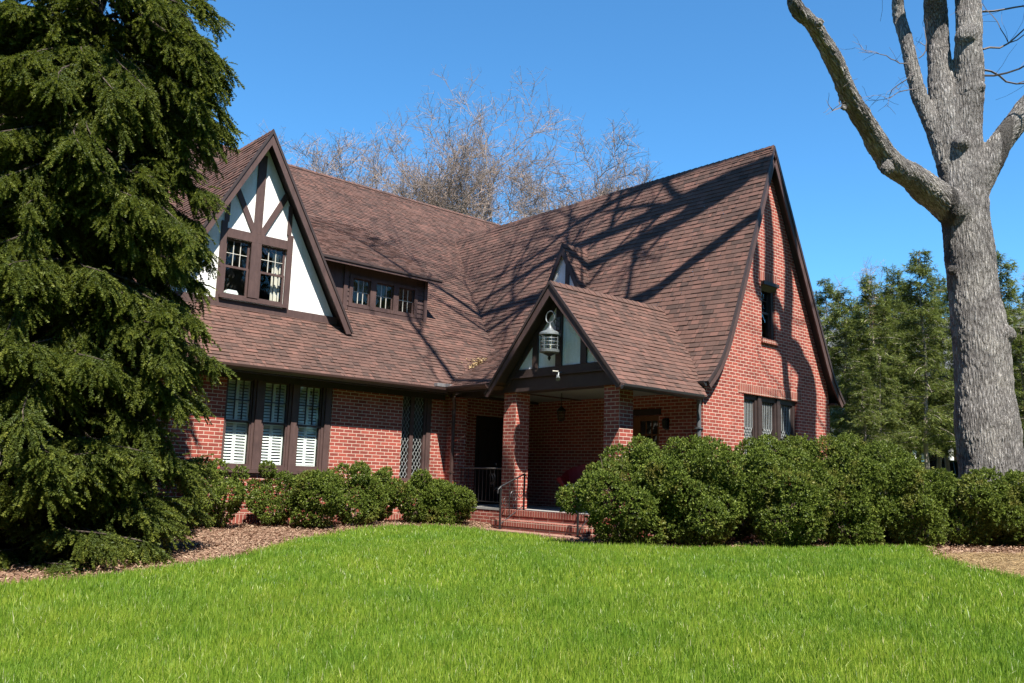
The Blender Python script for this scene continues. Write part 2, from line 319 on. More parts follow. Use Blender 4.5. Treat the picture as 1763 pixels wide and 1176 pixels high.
class MB:
    """collects shapes in world coordinates; build() links them as one mesh object"""
    def __init__(s): s.v = []; s.f = []; s.r = []; s.uv = []
    def face(s, pts, r=None, sold=False, uv=None):
        i = len(s.v); pts = [Vector(p) for p in pts]; s.v += pts; s.f.append(list(range(i, i + len(pts)))); s.r.append(random.random() if r is None else r)
        if uv is None:
            n = Vector((0, 0, 0))
            for a in range(1, len(pts) - 1): n += (pts[a] - pts[0]).cross(pts[a + 1] - pts[0])
            ax, ay, az = abs(n.x), abs(n.y), abs(n.z)
            if az > ax and az > ay: uv = [(p.x, p.y) for p in pts]
            elif ax > ay: uv = [(p.y, p.z) for p in pts]
            else: uv = [(p.x, p.z) for p in pts]
            if sold: uv = [(b, a) for a, b in uv]
        s.uv += uv
    def box(s, x0, x1, y0, y1, z0, z1, r=None, sold=False):
        P = [(x, y, z) for z in (z0, z1) for y in (y0, y1) for x in (x0, x1)]
        for q in ((0, 2, 3, 1), (4, 5, 7, 6), (0, 1, 5, 4), (2, 6, 7, 3), (0, 4, 6, 2), (1, 3, 7, 5)):
            s.face([P[i] for i in q], r, sold)
    def obox(s, c, ax, ay, az, r=None):
        """box from centre and three half-axis vectors"""
        c = Vector(c); ax, ay, az = Vector(ax), Vector(ay), Vector(az)
        P = [c + ax * i + ay * j + az * k for k in (-1, 1) for j in (-1, 1) for i in (-1, 1)]
        for q in ((0, 2, 3, 1), (4, 5, 7, 6), (0, 1, 5, 4), (2, 6, 7, 3), (0, 4, 6, 2), (1, 3, 7, 5)): s.face([P[i] for i in q], r)
    def bar(s, a, b, w, d, up):
        """straight board from a to b, width w (in the up-ish direction), depth d"""
        a, b = Vector(a), Vector(b); t = (b - a); L = t.length; t.normalize(); n = t.cross(Vector(up)).normalized(); u = n.cross(t).normalized()
        s.obox((a + b) / 2, t * L / 2, u * w / 2, n * d / 2)
    def prism(s, pts, off):
        """closed polygon pts extruded by vector off"""
        pts = [Vector(p) for p in pts]; off = Vector(off); q = [p + off for p in pts]; n = len(pts)
        tr = tessellate_polygon([pts])
        for t in tr:
            s.face([pts[i] for i in t]); s.face([q[i] for i in reversed(t)])
        for i in range(n): j = (i + 1) % n; s.face([pts[i], pts[j], q[j], q[i]])
    def tube(s, pts, rad, n=8, caps=True):
        pts = [Vector(p) for p in pts]; k = len(pts)
        if not hasattr(rad, '__len__'): rad = [rad] * k
        rings = []; u = None
        for i in range(k):
            t = (pts[min(i + 1, k - 1)] - pts[max(i - 1, 0)])
            if t.length < 1e-9: t = Vector((0, 0, 1))
            t.normalize()
            if u is None: u = t.orthogonal().normalized()
            else:
                u = (u - t * u.dot(t))
                u = u.normalized() if u.length > 1e-6 else t.orthogonal().normalized()
            w_ = t.cross(u)
            rings.append([pts[i] + (u * math.cos(2 * math.pi * a / n) + w_ * math.sin(2 * math.pi * a / n)) * rad[i] for a in range(n)])
        base = len(s.v); rr = random.random()
        for R in rings: s.v += R
        for i in range(k - 1):
            for a in range(n):
                b = (a + 1) % n
                s.f.append([base + i * n + a, base + i * n + b, base + (i + 1) * n + b, base + (i + 1) * n + a]); s.r.append(rr); s.uv += [(0, 0)] * 4
        if caps:
            s.f.append([base + a for a in reversed(range(n))]); s.r.append(rr); s.uv += [(0, 0)] * n
            s.f.append([base + (k - 1) * n + a for a in range(n)]); s.r.append(rr); s.uv += [(0, 0)] * n
    def lathe(s, c, prof, n=20):
        c = Vector(c); base = len(s.v); k = len(prof)
        for r_, z in prof:
            s.v += [c + Vector((r_ * math.cos(2 * math.pi * a / n), r_ * math.sin(2 * math.pi * a / n), z)) for a in range(n)]
        for i in range(k - 1):
            for a in range(n):
                b = (a + 1) % n; s.f.append([base + i * n + a, base + i * n + b, base + (i + 1) * n + b, base + (i + 1) * n + a]); s.r.append(.5); s.uv += [(0, 0)] * 4
    def build(s, name, mat, parent=None, origin=None, smooth=False):
        return link_mesh(name, [tuple(v) for v in s.v], s.f, mat, parent, origin, s.uv, s.r, smooth)

def wall(mb, O, U, V, outer, holes, thick, N):
    """flat wall with openings: outer/holes are (u,v) loops on plane O+uU+vV; N points outwards; reveals are built"""
    O, U, V, N = Vector(O), Vector(U), Vector(V), Vector(N)
    loops = [[Vector((u, v, 0)) for u, v in outer]] + [[Vector((u, v, 0)) for u, v in h] for h in holes]
    flat = [p for l in loops for p in l]
    tris = tessellate_polygon(loops)
    P = [O + U * p.x + V * p.y for p in flat]; Q = [p - N * thick for p in P]
    for t in tris:
        a, b, c = (P[i] for i in t); n = (b - a).cross(c - a)
        if n.length < 1e-9: continue
        if n.dot(N) < 0: a, b, c = a, c, b
        mb.face([a, b, c])
        a, b, c = (Q[i] for i in t)
        if (b - a).cross(c - a).dot(N) > 0: a, b, c = a, c, b
        mb.face([a, b, c])
    i0 = 0
    for l in loops:
        n = len(l)
        for i in range(n):
            j = (i + 1) % n; mb.face([P[i0 + i], P[i0 + j], Q[i0 + j], Q[i0 + i]])
        i0 += n
def rect(a, b, c, d): return [(a, c), (b, c), (b, d), (a, d)]

def clip_poly(poly, clip):
    """Sutherland-Hodgman, clip is convex and counter-clockwise"""
    outp = poly
    for i in range(len(clip)):
        a, b = clip[i], clip[(i + 1) % len(clip)]; inp = outp; outp = []
        if not inp: break
        def side(p): return (b[0] - a[0]) * (p[1] - a[1]) - (b[1] - a[1]) * (p[0] - a[0])
        for j in range(len(inp)):
            p, q = inp[j], inp[(j + 1) % len(inp)]; sp, sq = side(p), side(q)
            if sp >= 0: outp.append(p)
            if (sp >= 0) != (sq >= 0):
                t = sp / (sp - sq); outp.append((p[0] + (q[0] - p[0]) * t, p[1] + (q[1] - p[1]) * t))
    return outp

def shingles(mb, S, Nf, poly, expo=0.117, seed=0, wob=0.004):
    """overlapping laminated shingle tabs over the convex (u,v) polygon; S(u,v) gives the deck point"""
    rs = random.Random(seed)
    us = [p[0] for p in poly]; vs = [p[1] for p in poly]
    ar = sum(poly[i][0] * poly[(i + 1) % len(poly)][1] - poly[(i + 1) % len(poly)][0] * poly[i][1] for i in range(len(poly)))
    if ar < 0: poly = poly[::-1]
    v = math.floor(min(vs) / expo + 1e-6) * expo; row = 0
    while v < max(vs):
        u = min(us) - rs.uniform(0, 0.3); tone = rs.uniform(-0.06, 0.06); dv = rs.uniform(-wob, wob)
        while u < max(us):
            wd = rs.choice((0.07, 0.10, 0.13, 0.16, 0.19, 0.24)); v0 = v + dv; v1 = v + expo + 0.004
            c = clip_poly([(u, v0), (u + wd - 0.003, v0), (u + wd - 0.003, v1), (u, v1)], poly)
            if len(c) >= 3:
                thick = 0.010 + rs.choice((0, 0, 0.007)) + rs.uniform(0, 0.003); r = min(1, max(0, rs.random() + tone))
                pts = []
                for (a, b) in c:
                    k = 1 - min(1, max(0, (b - v0) / expo)); pts.append(S(a, b) + Nf(a, b) * (0.002 + thick * k))
                mb.face(pts, r)
                low = [p for p in c if p[1] < v0 + 1e-4]
                if len(low) >= 2:
                    a, b = min(low), max(low)
                    mb.face([S(*a), S(*b), S(*b) + Nf(*b) * (0.002 + thick), S(*a) + Nf(*a) * (0.002 + thick)], r * 0.6)
            u += wd
        v += expo; row += 1

def ridge_caps(mb, a, b, wing1, wing2, step=0.17):
    """bent cap shingles along a ridge from a to b; wing1/wing2 are unit down-slope vectors on each side"""
    a, b = Vector(a), Vector(b); L = (b - a).length; t = (b - a) / L; n = int(L / step); w1, w2 = Vector(wing1), Vector(wing2); up = Vector((0, 0, 1))
    for i in range(n + 1):
        p0 = a + t * (i * step); p1 = a + t * min(L, i * step + step * 1.25); h0 = up * 0.028; h1 = up * 0.046; r = random.random()
        for w_ in (w1, w2): mb.face([p0 + h0, p1 + h1, p1 + h1 + w_ * 0.15, p0 + h0 + w_ * 0.15], r); mb.face([p1 + h1, p1 + h1 * 0.2, p1 + w_ * 0.15 + h1 * 0.2, p1 + h1 + w_ * 0.15], r * .5)

def plane_S(O, U, V):
    O, U, V = Vector(O), Vector(U), Vector(V); N = U.cross(V).normalized()
    if N.z < 0: N = -N
    return (lambda u, v: O + U * u + V * v), (lambda u, v: N)

# ------------------------------------------------------------------ terrain
FH = Vector((CF.x, CF.y)).normalized(); RH = Vector((CR.x, CR.y)).normalized()
def sstep(a, b, x):
    t = np.clip((x - a) / (b - a), 0, 1); return t * t * (3 - 2 * t)
def G(x, y):
    x = np.asarray(x, float); y = np.asarray(y, float)
    r = x * FH.x + y * FH.y; l = x * RH.x + y * RH.y
    z = -1.0 + .02 * np.clip(l, -10, 12) - .5 * (1 - sstep(3.5, 12, r)) + .06 * np.clip(r - 25, 0, 30)
    return z + .12 * sstep(12.5, 15.2, y) * (1 - sstep(12.5, 14, x)) * sstep(3, 5.5, x)
def g(x, y): return float(G(x, y))

def grid_sheet(name, xs, ys, mat, dz=0.0, jit=0.0):
    X, Y = np.meshgrid(xs, ys); Z = G(X, Y) + dz
    if jit: Z = Z + RNG.normal(0, jit, Z.shape)
    nx, ny = len(xs), len(ys); V = np.stack([X.ravel(), Y.ravel(), Z.ravel()], 1)
    i = np.arange(nx * ny).reshape(ny, nx)
    F = np.stack([i[:-1, :-1].ravel(), i[:-1, 1:].ravel(), i[1:, 1:].ravel(), i[1:, :-1].ravel()], 1)
    o = link_mesh(name, V, F, mat, smooth=True); o['kind'] = 'structure'; return o

# lawn edge traced on the ground (world metres, left to right), then closed far behind the camera
EDGE = [(-4.5, 10.2), (-2.0, 10.1), (0.5, 10.05), (2.25, 10.15), (2.88, 10.11), (3.67, 10.15), (4.39, 10.29), (5.1, 10.56), (5.7, 11.2), (6.28, 11.92), (7.1, 12.9), (7.96, 13.4), (8.8, 13.9), (9.6, 14.2),
        (10.6, 14.1), (11.1, 13.3), (11.15, 12.6), (10.85, 11.5), (10.5, 10.5), (10.0, 9.55), (10.0, 8.7), (10.6, 8.1), (11.2, 7.7), (11.9, 7.35), (12.9, 6.95), (13.9, 6.45), (14.3, 6.15),
        (13.2, 5.6), (12.2, 5.05), (11.6, 4.4), (11.2, 3.7), (11.1, 2.5), (11.3, 0.0), (11.5, -4)]
POLY = EDGE + [(8, -9), (-4, -9), (-7, 4)]
def inside(px, py, poly):
    px = np.asarray(px); py = np.asarray(py); c = np.zeros(px.shape, bool); n = len(poly); j = n - 1
    for i in range(n):
        xi, yi = poly[i]; xj, yj = poly[j]
        with np.errstate(divide='ignore', invalid='ignore'):
            k = ((yi > py) != (yj > py)) & (px < (xj - xi) * (py - yi) / (yj - yi + 1e-12) + xi)
        c ^= k; j = i
    return c
def poly_sheet(name, poly, mat, dz, step=0.25):
    xs = np.arange(min(p[0] for p in poly), max(p[0] for p in poly) + step, step); ys = np.arange(min(p[1] for p in poly), max(p[1] for p in poly) + step, step)
    X, Y = np.meshgrid(xs, ys); nx, ny = len(xs), len(ys); V = np.stack([X.ravel(), Y.ravel(), G(X, Y).ravel() + dz], 1)
    i = np.arange(nx * ny).reshape(ny, nx)
    F = np.stack([i[:-1, :-1].ravel(), i[:-1, 1:].ravel(), i[1:, 1:].ravel(), i[1:, :-1].ravel()], 1)
    c = V[F].mean(1); F = F[inside(c[:, 0], c[:, 1], poly)]
    u, inv = np.unique(F, return_inverse=True)
    o = link_mesh(name, V[u], inv.reshape(-1, 4), mat, smooth=True); o['kind'] = 'structure'; return o

far = np.concatenate([np.linspace(-900, -60, 12), np.linspace(-40, 70, 221), np.linspace(110, 900, 12)])
ground = grid_sheet('ground', far, far, M['field'], -0.05)
soil = poly_sheet('mulch_bed', [(-6, 9.4), (4, 9.4), (7, 11.5), (9.0, 13.2), (9.9, 12.0), (9.3, 9.5), (9.6, 8.0), (11.5, 6.6), (13.0, 5.0), (14.6, 2.2), (16.2, 1.3), (17.8, 2.2), (18.6, 4.0), (18.9, 6.5), (19.8, 8.6), (20.6, 10.4), (20.8, 13), (20.7, 16.2), (1.5, 16.0), (0.6, 20), (-2, 21), (-6, 19)], M['soil'], -0.012, 0.2)
lawn = poly_sheet('lawn', POLY, M['turf'], 0.004)
STRAW = [(13.5, 5.35), (13.0, 5.35), (12.2, 5.0), (11.65, 4.4), (11.25, 3.7), (11.2, 2.0), (15.5, 1.2), (16.6, 2.6), (15.6, 4.0)]
straw = poly_sheet('straw_ground', STRAW, M['straw'], 0.008, 0.15)
drive = poly_sheet('driveway', [(28, 8), (36, 8), (40, 30), (32, 30)], M['asphalt'], 0.006, 0.5)

# ------------------------------------------------------------------ the house
GZ = -1.25                                   # bottom of all walls, below ground
house = thing('brick_house', 'red brick Tudor cottage with brown shingle roof, half-timbered dormer and steep front gable', 'house', (12.0, 15.7, -1.0))
YF, YG, XW = 15.72, 10.46, 14.5
T = 0.25
# long front wall with its two window openings and the front door
mb = MB()
wall(mb, (0, YF, 0), (1, 0, 0), (0, 0, 1), rect(1.5, XW, GZ, 1.95), [rect(6.86, 9.13, 0.02, 1.80), rect(10.87, 11.66, -0.12, 1.85), rect(12.95, 13.85, -0.585, 1.46)], T, (0, -1, 0))
mb.build('front_wall', M['brick'], house)
mb = MB(); mb.box(1.5, 20.3, 31.8, 32.05, GZ, 2.0); mb.box(1.5, 1.75, YF + T, 31.8, GZ, 2.0); mb.box(20.05, 20.3, YF + T, 31.8, GZ, 2.0)
mb.box(19.6, 20.05, YF, YF + T, GZ, 2.0)
mb.build('rear_wall', M['brick'], house)
# gable ends of the long block
for x in (1.5, 20.05): mb = MB(); mb.prism([(x, YF, 1.95), (x, 32, 1.95), (x, 23.9, 9.2)], (0.25, 0, 0)); mb.build('end_gable_wall', M['brick'], house)
# soldier course band under the eave and at the foot
mb = MB(); mb.box(1.6, 12.0, YF - 0.018, YF - 0.003, 1.70 + 0.02, 1.94, sold=True)
mb2 = MB(); mb2.box(1.6, 12.05, YF - 0.03, YF - 0.003, GZ, -0.80, sold=True)
mb2.build('water_table', M['soldier'], house)
# porch corner pier
mb = MB(); mb.box(12.07, 12.43, 15.42, YF - 0.002, GZ, 1.79); mb.build('porch_pier', M['brick'], house)
# west wall of the wing (back of the porch) with the french door
mb = MB()
wall(mb, (XW, 0, 0), (0, 1, 0), (0, 0, 1), rect(YG + 0.26, YF - 0.003, GZ, 2.3), [rect(11.58, 12.37, -0.585, 1.44)], T, (-1, 0, 0))
mb.build('porch_back_wall', M['brick'], house)
mb = MB(); mb.box(XW - 0.02, XW - 0.003, 11.52, 12.43, 1.44, 1.57); mb.build('door_lintel', M['darkwood'], house)
# roof profile of the wing: distance from the ridge line against height
XR, ZR = 16.93, 7.70
FRONT_L = [(0, 7.70), (1.55, 3.75), (2.02, 2.65), (2.28, 2.28), (2.58, 2.05)]
FRONT_R = [(0, 7.70), (1.90, 3.80), (2.45, 2.65), (2.70, 2.28), (2.95, 2.06)]
BACK_L = [(0, 7.70), (1.2, 5.78), (2.0, 4.4), (2.32, 3.8), (2.62, 3.1), (2.9, 2.05)]
def prof_d(P, z): return float(np.interp(-z, [-q[1] for q in P], [q[0] for q in P]))
def smooth_prof(P, n=26):
    zs = np.linspace(P[0][1], P[-1][1], n); ds = np.array([prof_d(P, z) for z in zs]); k = ds.copy()
    for _ in range(3): k[1:-1] = (k[:-2] + 2 * k[1:-1] + k[2:]) / 4
    k[0] = 0; return [(a, b) for a, b in zip(k, zs)]
FRONT_L, FRONT_R = smooth_prof(FRONT_L), smooth_prof(FRONT_R); BACK_L = smooth_prof(BACK_L)
# front gable wall of the wing following the swept roof line
out_ = [(XW, GZ), (19.55, GZ), (19.55, 2.02)]
for d, z in FRONT_R[::-1]:
    if z > 2.3: out_.append((min(19.55, XR + d - 0.06), z - 0.03))
out_.append((XR, 7.60))
for d, z in FRONT_L:
    if z > 2.1 and z < 7.6: out_.append((max(XW - 0.05, XR - d + 0.06), z - 0.03))
out_.append((XW, 1.95))
mb = MB()
wall(mb, (0, YG, 0), (1, 0, 0), (0, 0, 1), out_, [rect(15.94, 18.09, 0.42, 1.97), rect(16.66, 17.22, 3.24, 4.55)], T, (0, -1, 0))
mb.build('gable_wall', M['brick'], house)
mb = MB(); mb.box(19.30, 19.55, YG + T + .003, YF, GZ, 2.2); mb.build('east_wall', M['brick'], house)
mb = MB()
mb.box(15.74, 18.26, YG - 0.012, YG - 0.002, 1.972, 2.17, sold=True)
mb.build('window_lintel', M['soldier'], house)
mb = MB(); mb.box(16.58, 17.30, YG - 0.01, YG - 0.002, 4.55, 4.76, sold=True); mb.build('window_lintel', M['soldier'], house)
mb = MB(); mb.box(16.62, 17.26, YG - 0.06, YG + 0.06, 3.15, 3.238, sold=True); mb.build('window_sill', M['soldier'], house)

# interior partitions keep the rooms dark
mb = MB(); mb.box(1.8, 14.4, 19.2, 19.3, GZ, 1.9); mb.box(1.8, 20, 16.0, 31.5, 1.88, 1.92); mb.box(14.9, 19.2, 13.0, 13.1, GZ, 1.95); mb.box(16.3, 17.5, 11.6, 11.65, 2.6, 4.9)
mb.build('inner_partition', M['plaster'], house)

# ---- main roof
A0 = math.radians(40.63); ca, sa = math.cos(A0), math.sin(A0)
EY, EZ = 15.25, 1.93
S, N = plane_S((0, EY, EZ), (1, 0, 0), (0, ca, sa))
LV = (23.9 - EY) / ca
def vy(y): return (y - EY) / ca
HOLES = [(6.75, 8.70, vy(16.96), vy(19.2)), (10.35, 12.30, vy(17.56), vy(19.0))]     # openings under the two dormers
PIECES = [(1.2, 6.75, 0, LV), (6.75, 8.70, 0, HOLES[0][2]), (6.75, 8.70, HOLES[0][3], LV), (8.70, 10.35, 0, LV), (10.35, 12.30, 0, HOLES[1][2]), (10.35, 12.30, HOLES[1][3], LV), (12.30, 20.6, 0, LV)]
mb = MB()
for i, (xa, xb, va, vb) in enumerate(PIECES): shingles(mb, S, N, [(xa, va), (xb, va), (xb, vb), (xa, vb)], seed=1)
ridge_caps(mb, (20.6, 23.9, EZ + LV * sa), (1.2, 23.9, EZ + LV * sa), (0, -ca, -sa), (0, ca, -sa))
mb.build('main_roof', M['shingle'], house)
mb = MB(); n0 = Vector((0, -sa, ca)) * 0.03
zt = EZ + LV * sa
for (xa, xb, va, vb) in PIECES:
    p0, p1 = Vector((xa, EY + va * ca, EZ + va * sa)) - n0 * .3, Vector((xa, EY + vb * ca, EZ + vb * sa)) - n0 * .3
    mb.prism([p0, p1, p1 - Vector((0, 0, .12)), p0 - Vector((0, 0, .12))], (xb - xa, 0, 0))
mb.prism([(1.2, 23.9, zt - .01), (1.2, 32.6, EZ), (1.2, 32.6, EZ - .1), (1.2, 23.9, zt - .15)], (19.4, 0, 0))
mb.build('roof_deck', M['soffit'], house)
mb = MB(); mb.box(1.2, 14.4, EY - 0.03, EY - 0.004, 1.80, 1.945); mb.build('fascia', M['trim_dark'], house)
mb = MB(); mb.box(1.2, 12.0, EY, YF - 0.02, 1.84, 1.86); mb.box(1.5, 12.0, YF - 0.03, YF - 0.02, 1.72, 1.84); mb.build('soffit', M['soffit'], house)

def gutter(mb, a, b, outv, s=0.11):
    """ogee gutter profile swept from a to b, outv = outward horizontal unit vector"""
    a, b, o = Vector(a), Vector(b), Vector(outv); u = Vector((0, 0, 1))
    prof = [(0, 0), (0, -s), (0.45 * s, -s), (0.62 * s, -0.72 * s), (0.92 * s, -0.45 * s), (1.0 * s, -0.08 * s), (1.0 * s, 0), (0.88 * s, 0), (0.86 * s, -0.3 * s), (0.1 * s, -0.6 * s), (0.06 * s, 0)]
    P = [a + o * x + u * z for x, z in prof]; mb.prism(P, b - a)
mb = MB(); gutter(mb, (1.2, EY - 0.032, 1.935), (11.66, EY - 0.032, 1.935), (0, -1, 0), 0.105)
gutter(mb, (11.652, 13.78, 1.955), (11.652, EY - 0.14, 1.955), (-1, 0, 0), 0.10); mb.build('gutter', M['gutter'], house)
mb = MB()
for (x0, x1) in ((11.35, 11.66), (11.68, 11.86)): mb.box(x0, x1, EY - 0.10, EY + 0.02 + 0.1 * (x0 > 11.5), 1.955, 2.03)
mb.build('gutter_flashing', M['grey_metal'], house)

# ---- fill roof between the long front and the porch gable, draining west
S, N = plane_S((11.64, 0, 1.955), (0, 1, 0), (math.cos(.4435), 0, math.sin(.4435)))
mb = MB(); shingles(mb, S, N, [(13.74, 0), (17.3, 0), (17.3, 3.45), (12.50, 3.2)], seed=2)
mb.build('porch_flare_roof', M['shingle'], house)
mb = MB(); mb.box(11.655, 11.68, 13.75, 15.3, 1.82, 1.95); mb.build('fascia', M['trim_dark'], house)

# ---- wing roof, west and east slopes
Y0R = 10.25
arc = [0.0]; FL_up = FRONT_L[::-1]
for i in range(1, len(FL_up)): arc.append(arc[-1] + math.hypot(FL_up[i][0] - FL_up[i - 1][0], FL_up[i][1] - FL_up[i - 1][1]))
FR_up = FRONT_R[::-1]; arcR = [0.0]
for i in range(1, len(FR_up)): arcR.append(arcR[-1] + math.hypot(FR_up[i][0] - FR_up[i - 1][0], FR_up[i][1] - FR_up[i - 1][1]))
def Sw(u, v):
    z = float(np.interp(v, arc, [q[1] for q in FL_up])); t = min(max((u - Y0R) / 6, 0), 1)
    d = prof_d(FRONT_L, z) * (1 - t) + prof_d(BACK_L, z) * t
    return Vector((XR - d, u, z))
def Nw(u, v):
    a = Sw(u, max(0, v - .2)); b = Sw(u, min(arc[-1], v + .2)); n = Vector((0, 1, 0)).cross(b - a); n.normalize()
    return n if n.z > 0 else -n
mb = MB(); shingles(mb, Sw, Nw, [(Y0R, 0), (22.3, 0), (22.3, arc[-1]), (Y0R, arc[-1])], seed=3)
def Se(u, v):
    z = float(np.interp(v, arcR, [q[1] for q in FR_up])); return Vector((XR + prof_d(FRONT_R, z), u, z))
def Ne(u, v): return Vector((.88, 0, .47))
shingles(mb, Se, Ne, [(Y0R, 0), (22.3, 0), (22.3, arcR[-1]), (Y0R, arcR[-1])], expo=0.27, seed=4)
ridge_caps(mb, (XR, 22.3, ZR), (XR, Y0R, ZR), (-.42, 0, -.9), (.42, 0, -.9))
mb.build('wing_roof', M['shingle'], house)
# deck and soffit under the wing roof
mb = MB()
for P, sg in ((FRONT_L, -1), (FRONT_R, 1)):
    for i in range(len(P) - 1):
        (d0, z0), (d1, z1) = P[i], P[i + 1]
        a = Vector((XR + sg * d0, 0, z0)); b = Vector((XR + sg * d1, 0, z1)); t = (b - a).normalized(); n = Vector((-t.z * sg * -1, 0, abs(t.x))) ; n = Vector((sg * abs(t.z), 0, abs(t.x)))
        a0, b0, a1, b1 = a - n * .006, b - n * .006, a - n * .06, b - n * .06
        for (y0, y1) in ((Y0R + .03, 10.75),):
            mb.face([a0 + Vector((0, y0, 0)), b0 + Vector((0, y0, 0)), b0 + Vector((0, y1, 0)), a0 + Vector((0, y1, 0))])
            mb.face([a1 + Vector((0, y0, 0)), a1 + Vector((0, y1, 0)), b1 + Vector((0, y1, 0)), b1 + Vector((0, y0, 0))])
mb.box(XR - 2.55, XW + .1, 10.3, 14.0, 1.99, 2.03)
mb.box(19.5, XR + 2.92, 10.3, 16, 2.0, 2.04)
mb.build('soffit', M['soffit'], house)
# curved bargeboards
def rake_board(P, sg, y0, y1, h, o=0.0):
    mb = MB()
    for i in range(len(P) - 1):
        (d0, z0), (d1, z1) = P[i], P[i + 1]
        q = []
        for (d, z, j) in ((d0, z0, i), (d1, z1, i + 1)):
            k0, k1 = P[max(j - 1, 0)], P[min(j + 1, len(P) - 1)]; tx, tz = k1[0] - k0[0], k1[1] - k0[1]; L = math.hypot(tx, tz)
            nx, nz = -tz / L, tx / L
            hh = h if j > 0 else h / max(0.35, nx)
            if j == 0: nx, nz = 0, 1
            q.append((Vector((XR + sg * (d + nx * o), 0, z + nz * o)), Vector((XR + sg * (d - nx * hh), 0, z - nz * hh))))
        (a, a2), (b, b2) = q; F, B = Vector((0, y0, 0)), Vector((0, y1, 0))
        mb.face([a + F, b + F, b2 + F, a2 + F]); mb.face([a + B, a2 + B, b2 + B, b + B]); mb.face([a2 + F, b2 + F, b2 + B, a2 + B]); mb.face([a + F, a + B, b + B, b + F])
        if i == len(P) - 2: mb.face([b + F, b + B, b2 + B, b2 + F])
    return mb
for P, sg in ((FRONT_L, -1), (FRONT_R, 1)):
    rake_board(P, sg, Y0R - .005, Y0R + .028, 0.17).build('rake_board', M['trim'], house)
    rake_board(P, sg, Y0R - .028, Y0R - .007, 0.05, 0.016).build('rake_edge', M['trim_dark'], house)
mb = MB(); gutter(mb, (XR - 2.57, Y0R + .02, 2.06), (XR - 2.57, 10.85, 2.06), (-1, 0, 0), 0.10); mb.build('gutter', M['gutter_dark'], house)

# ---- gable dormer
DX, DZ, DYF, DYV = 7.725, 7.08, 16.80, 16.45
slope = (DZ - 3.09) / 2.2; DA = math.atan(slope); dcs, dsn = math.cos(DA), math.sin(DA)
dorm = MB()
hw = (DZ - 0.14 - 3.28) / slope
wall(dorm, (0, DYF, 0), (1, 0, 0), (0, 0, 1), [(DX - hw, 3.2), (DX + hw, 3.2), (DX, DZ - 0.14)], [rect(7.04, 8.42, 3.50, 4.72)], 0.12, (0, -1, 0))
dormer = dorm.build('gable_dormer', M['stucco'], house)
mb = MB(); y0, y1 = DYF - 0.035, DYF - 0.002
def db(x0, x1, z0, z1, mb_=None, d=0.0): (mb_ or mb).box(x0, x1, y0 - d, y1, z0, z1)
db(DX - hw + .02, DX + hw - .02, 3.20, 3.415)                      # sill beam
db(6.93, 7.055, 3.417, 5.02); db(8.405, 8.53, 3.417, 5.02)        # side posts
db(7.057, 8.403, 4.70, 4.89)                                        # head
db(7.60, 7.82, 3.53, 4.698); db(7.62, 7.80, 4.892, 6.62)           # mullion and king post
db(6.99, 7.08, 5.02, 5.66); db(8.38, 8.47, 5.02, 5.66)
mb.bar((7.66, DYF - .018, 4.93), (7.17, DYF - .018, 5.92), 0.125, 0.030, (0, -1, 0)) if False else None
for sg in (-1, 1):
    a = Vector((DX + sg * 0.07, DYF - .0185, 4.88)); b = Vector((DX + sg * 0.60, DYF - .0185, 5.90)); t = (b - a).normalized(); n = Vector((t.z, 0, -t.x))
    mb.prism([a - n * .06 + Vector((0, -.0155, 0)), b - n * .06 + Vector((0, -.0155, 0)), b + n * .06 + Vector((0, -.0155, 0)), a + n * .06 + Vector((0, -.0155, 0))], (0, .031, 0))
mb.build('timber_frame', M['trim'], dormer)
mb = MB(); mb.box(6.98, 8.47, DYF - 0.10, DYF - 0.04, 3.425, 3.495); mb.build('window_sill', M['trim'], dormer)
def sash_window(parent, x0, x1, z0, z1, y, cols, rows, mat_frame, mat_munt, meet=None, fw=0.045):
    """double-hung sash: upper light with muntins, lower plain; faces -Y"""
    zm = meet if meet else (z0 + z1) / 2
    fr = MB()
    for (a, b, c, d, yy) in ((x0, x1, zm - 0.02, z1, y + 0.0), (x0, x1, z0, zm + 0.02, y - 0.03)):
        fr.box(a, a + fw, yy - .018, yy + .018, c, d); fr.box(b - fw, b, yy - .018, yy + .018, c, d)
        fr.box(a + fw, b - fw, yy - .018, yy + .018, c, c + fw); fr.box(a + fw, b - fw, yy - .018, yy + .018, d - fw, d)
    f = fr.build('window_sash', mat_frame, parent)
    mt = MB(); ax, bx, az, bz = x0 + fw, x1 - fw, zm - 0.02 + fw, z1 - fw
    for i in range(1, cols): xx = ax + (bx - ax) * i / cols; mt.box(xx - .0055, xx + .0055, y - .012, y + .012, az, bz)
    for i in range(1, rows): zz = az + (bz - az) * i / rows; mt.box(ax, bx, y - .011, y + .011, zz - .0055, zz + .0055)
    if cols > 1: mt.build('muntins', mat_munt, parent)
    gl = MB(); gl.face([(ax, y, az), (bx, y, az), (bx, y, bz), (ax, y, bz)]); gl.face([(ax, y - .03, z0 + fw), (bx, y - .03, z0 + fw), (bx, y - .03, zm + .02 - fw), (ax, y - .03, zm + .02 - fw)])
    gl.build('window_pane', M['glass'], parent)
for (x0, x1) in ((7.06, 7.598), (7.822, 8.40)):
    sash_window(dormer, x0, x1, 3.505, 4.70, DYF + 0.06, 3, 2, M['trim'], M['muntin'], 4.11)
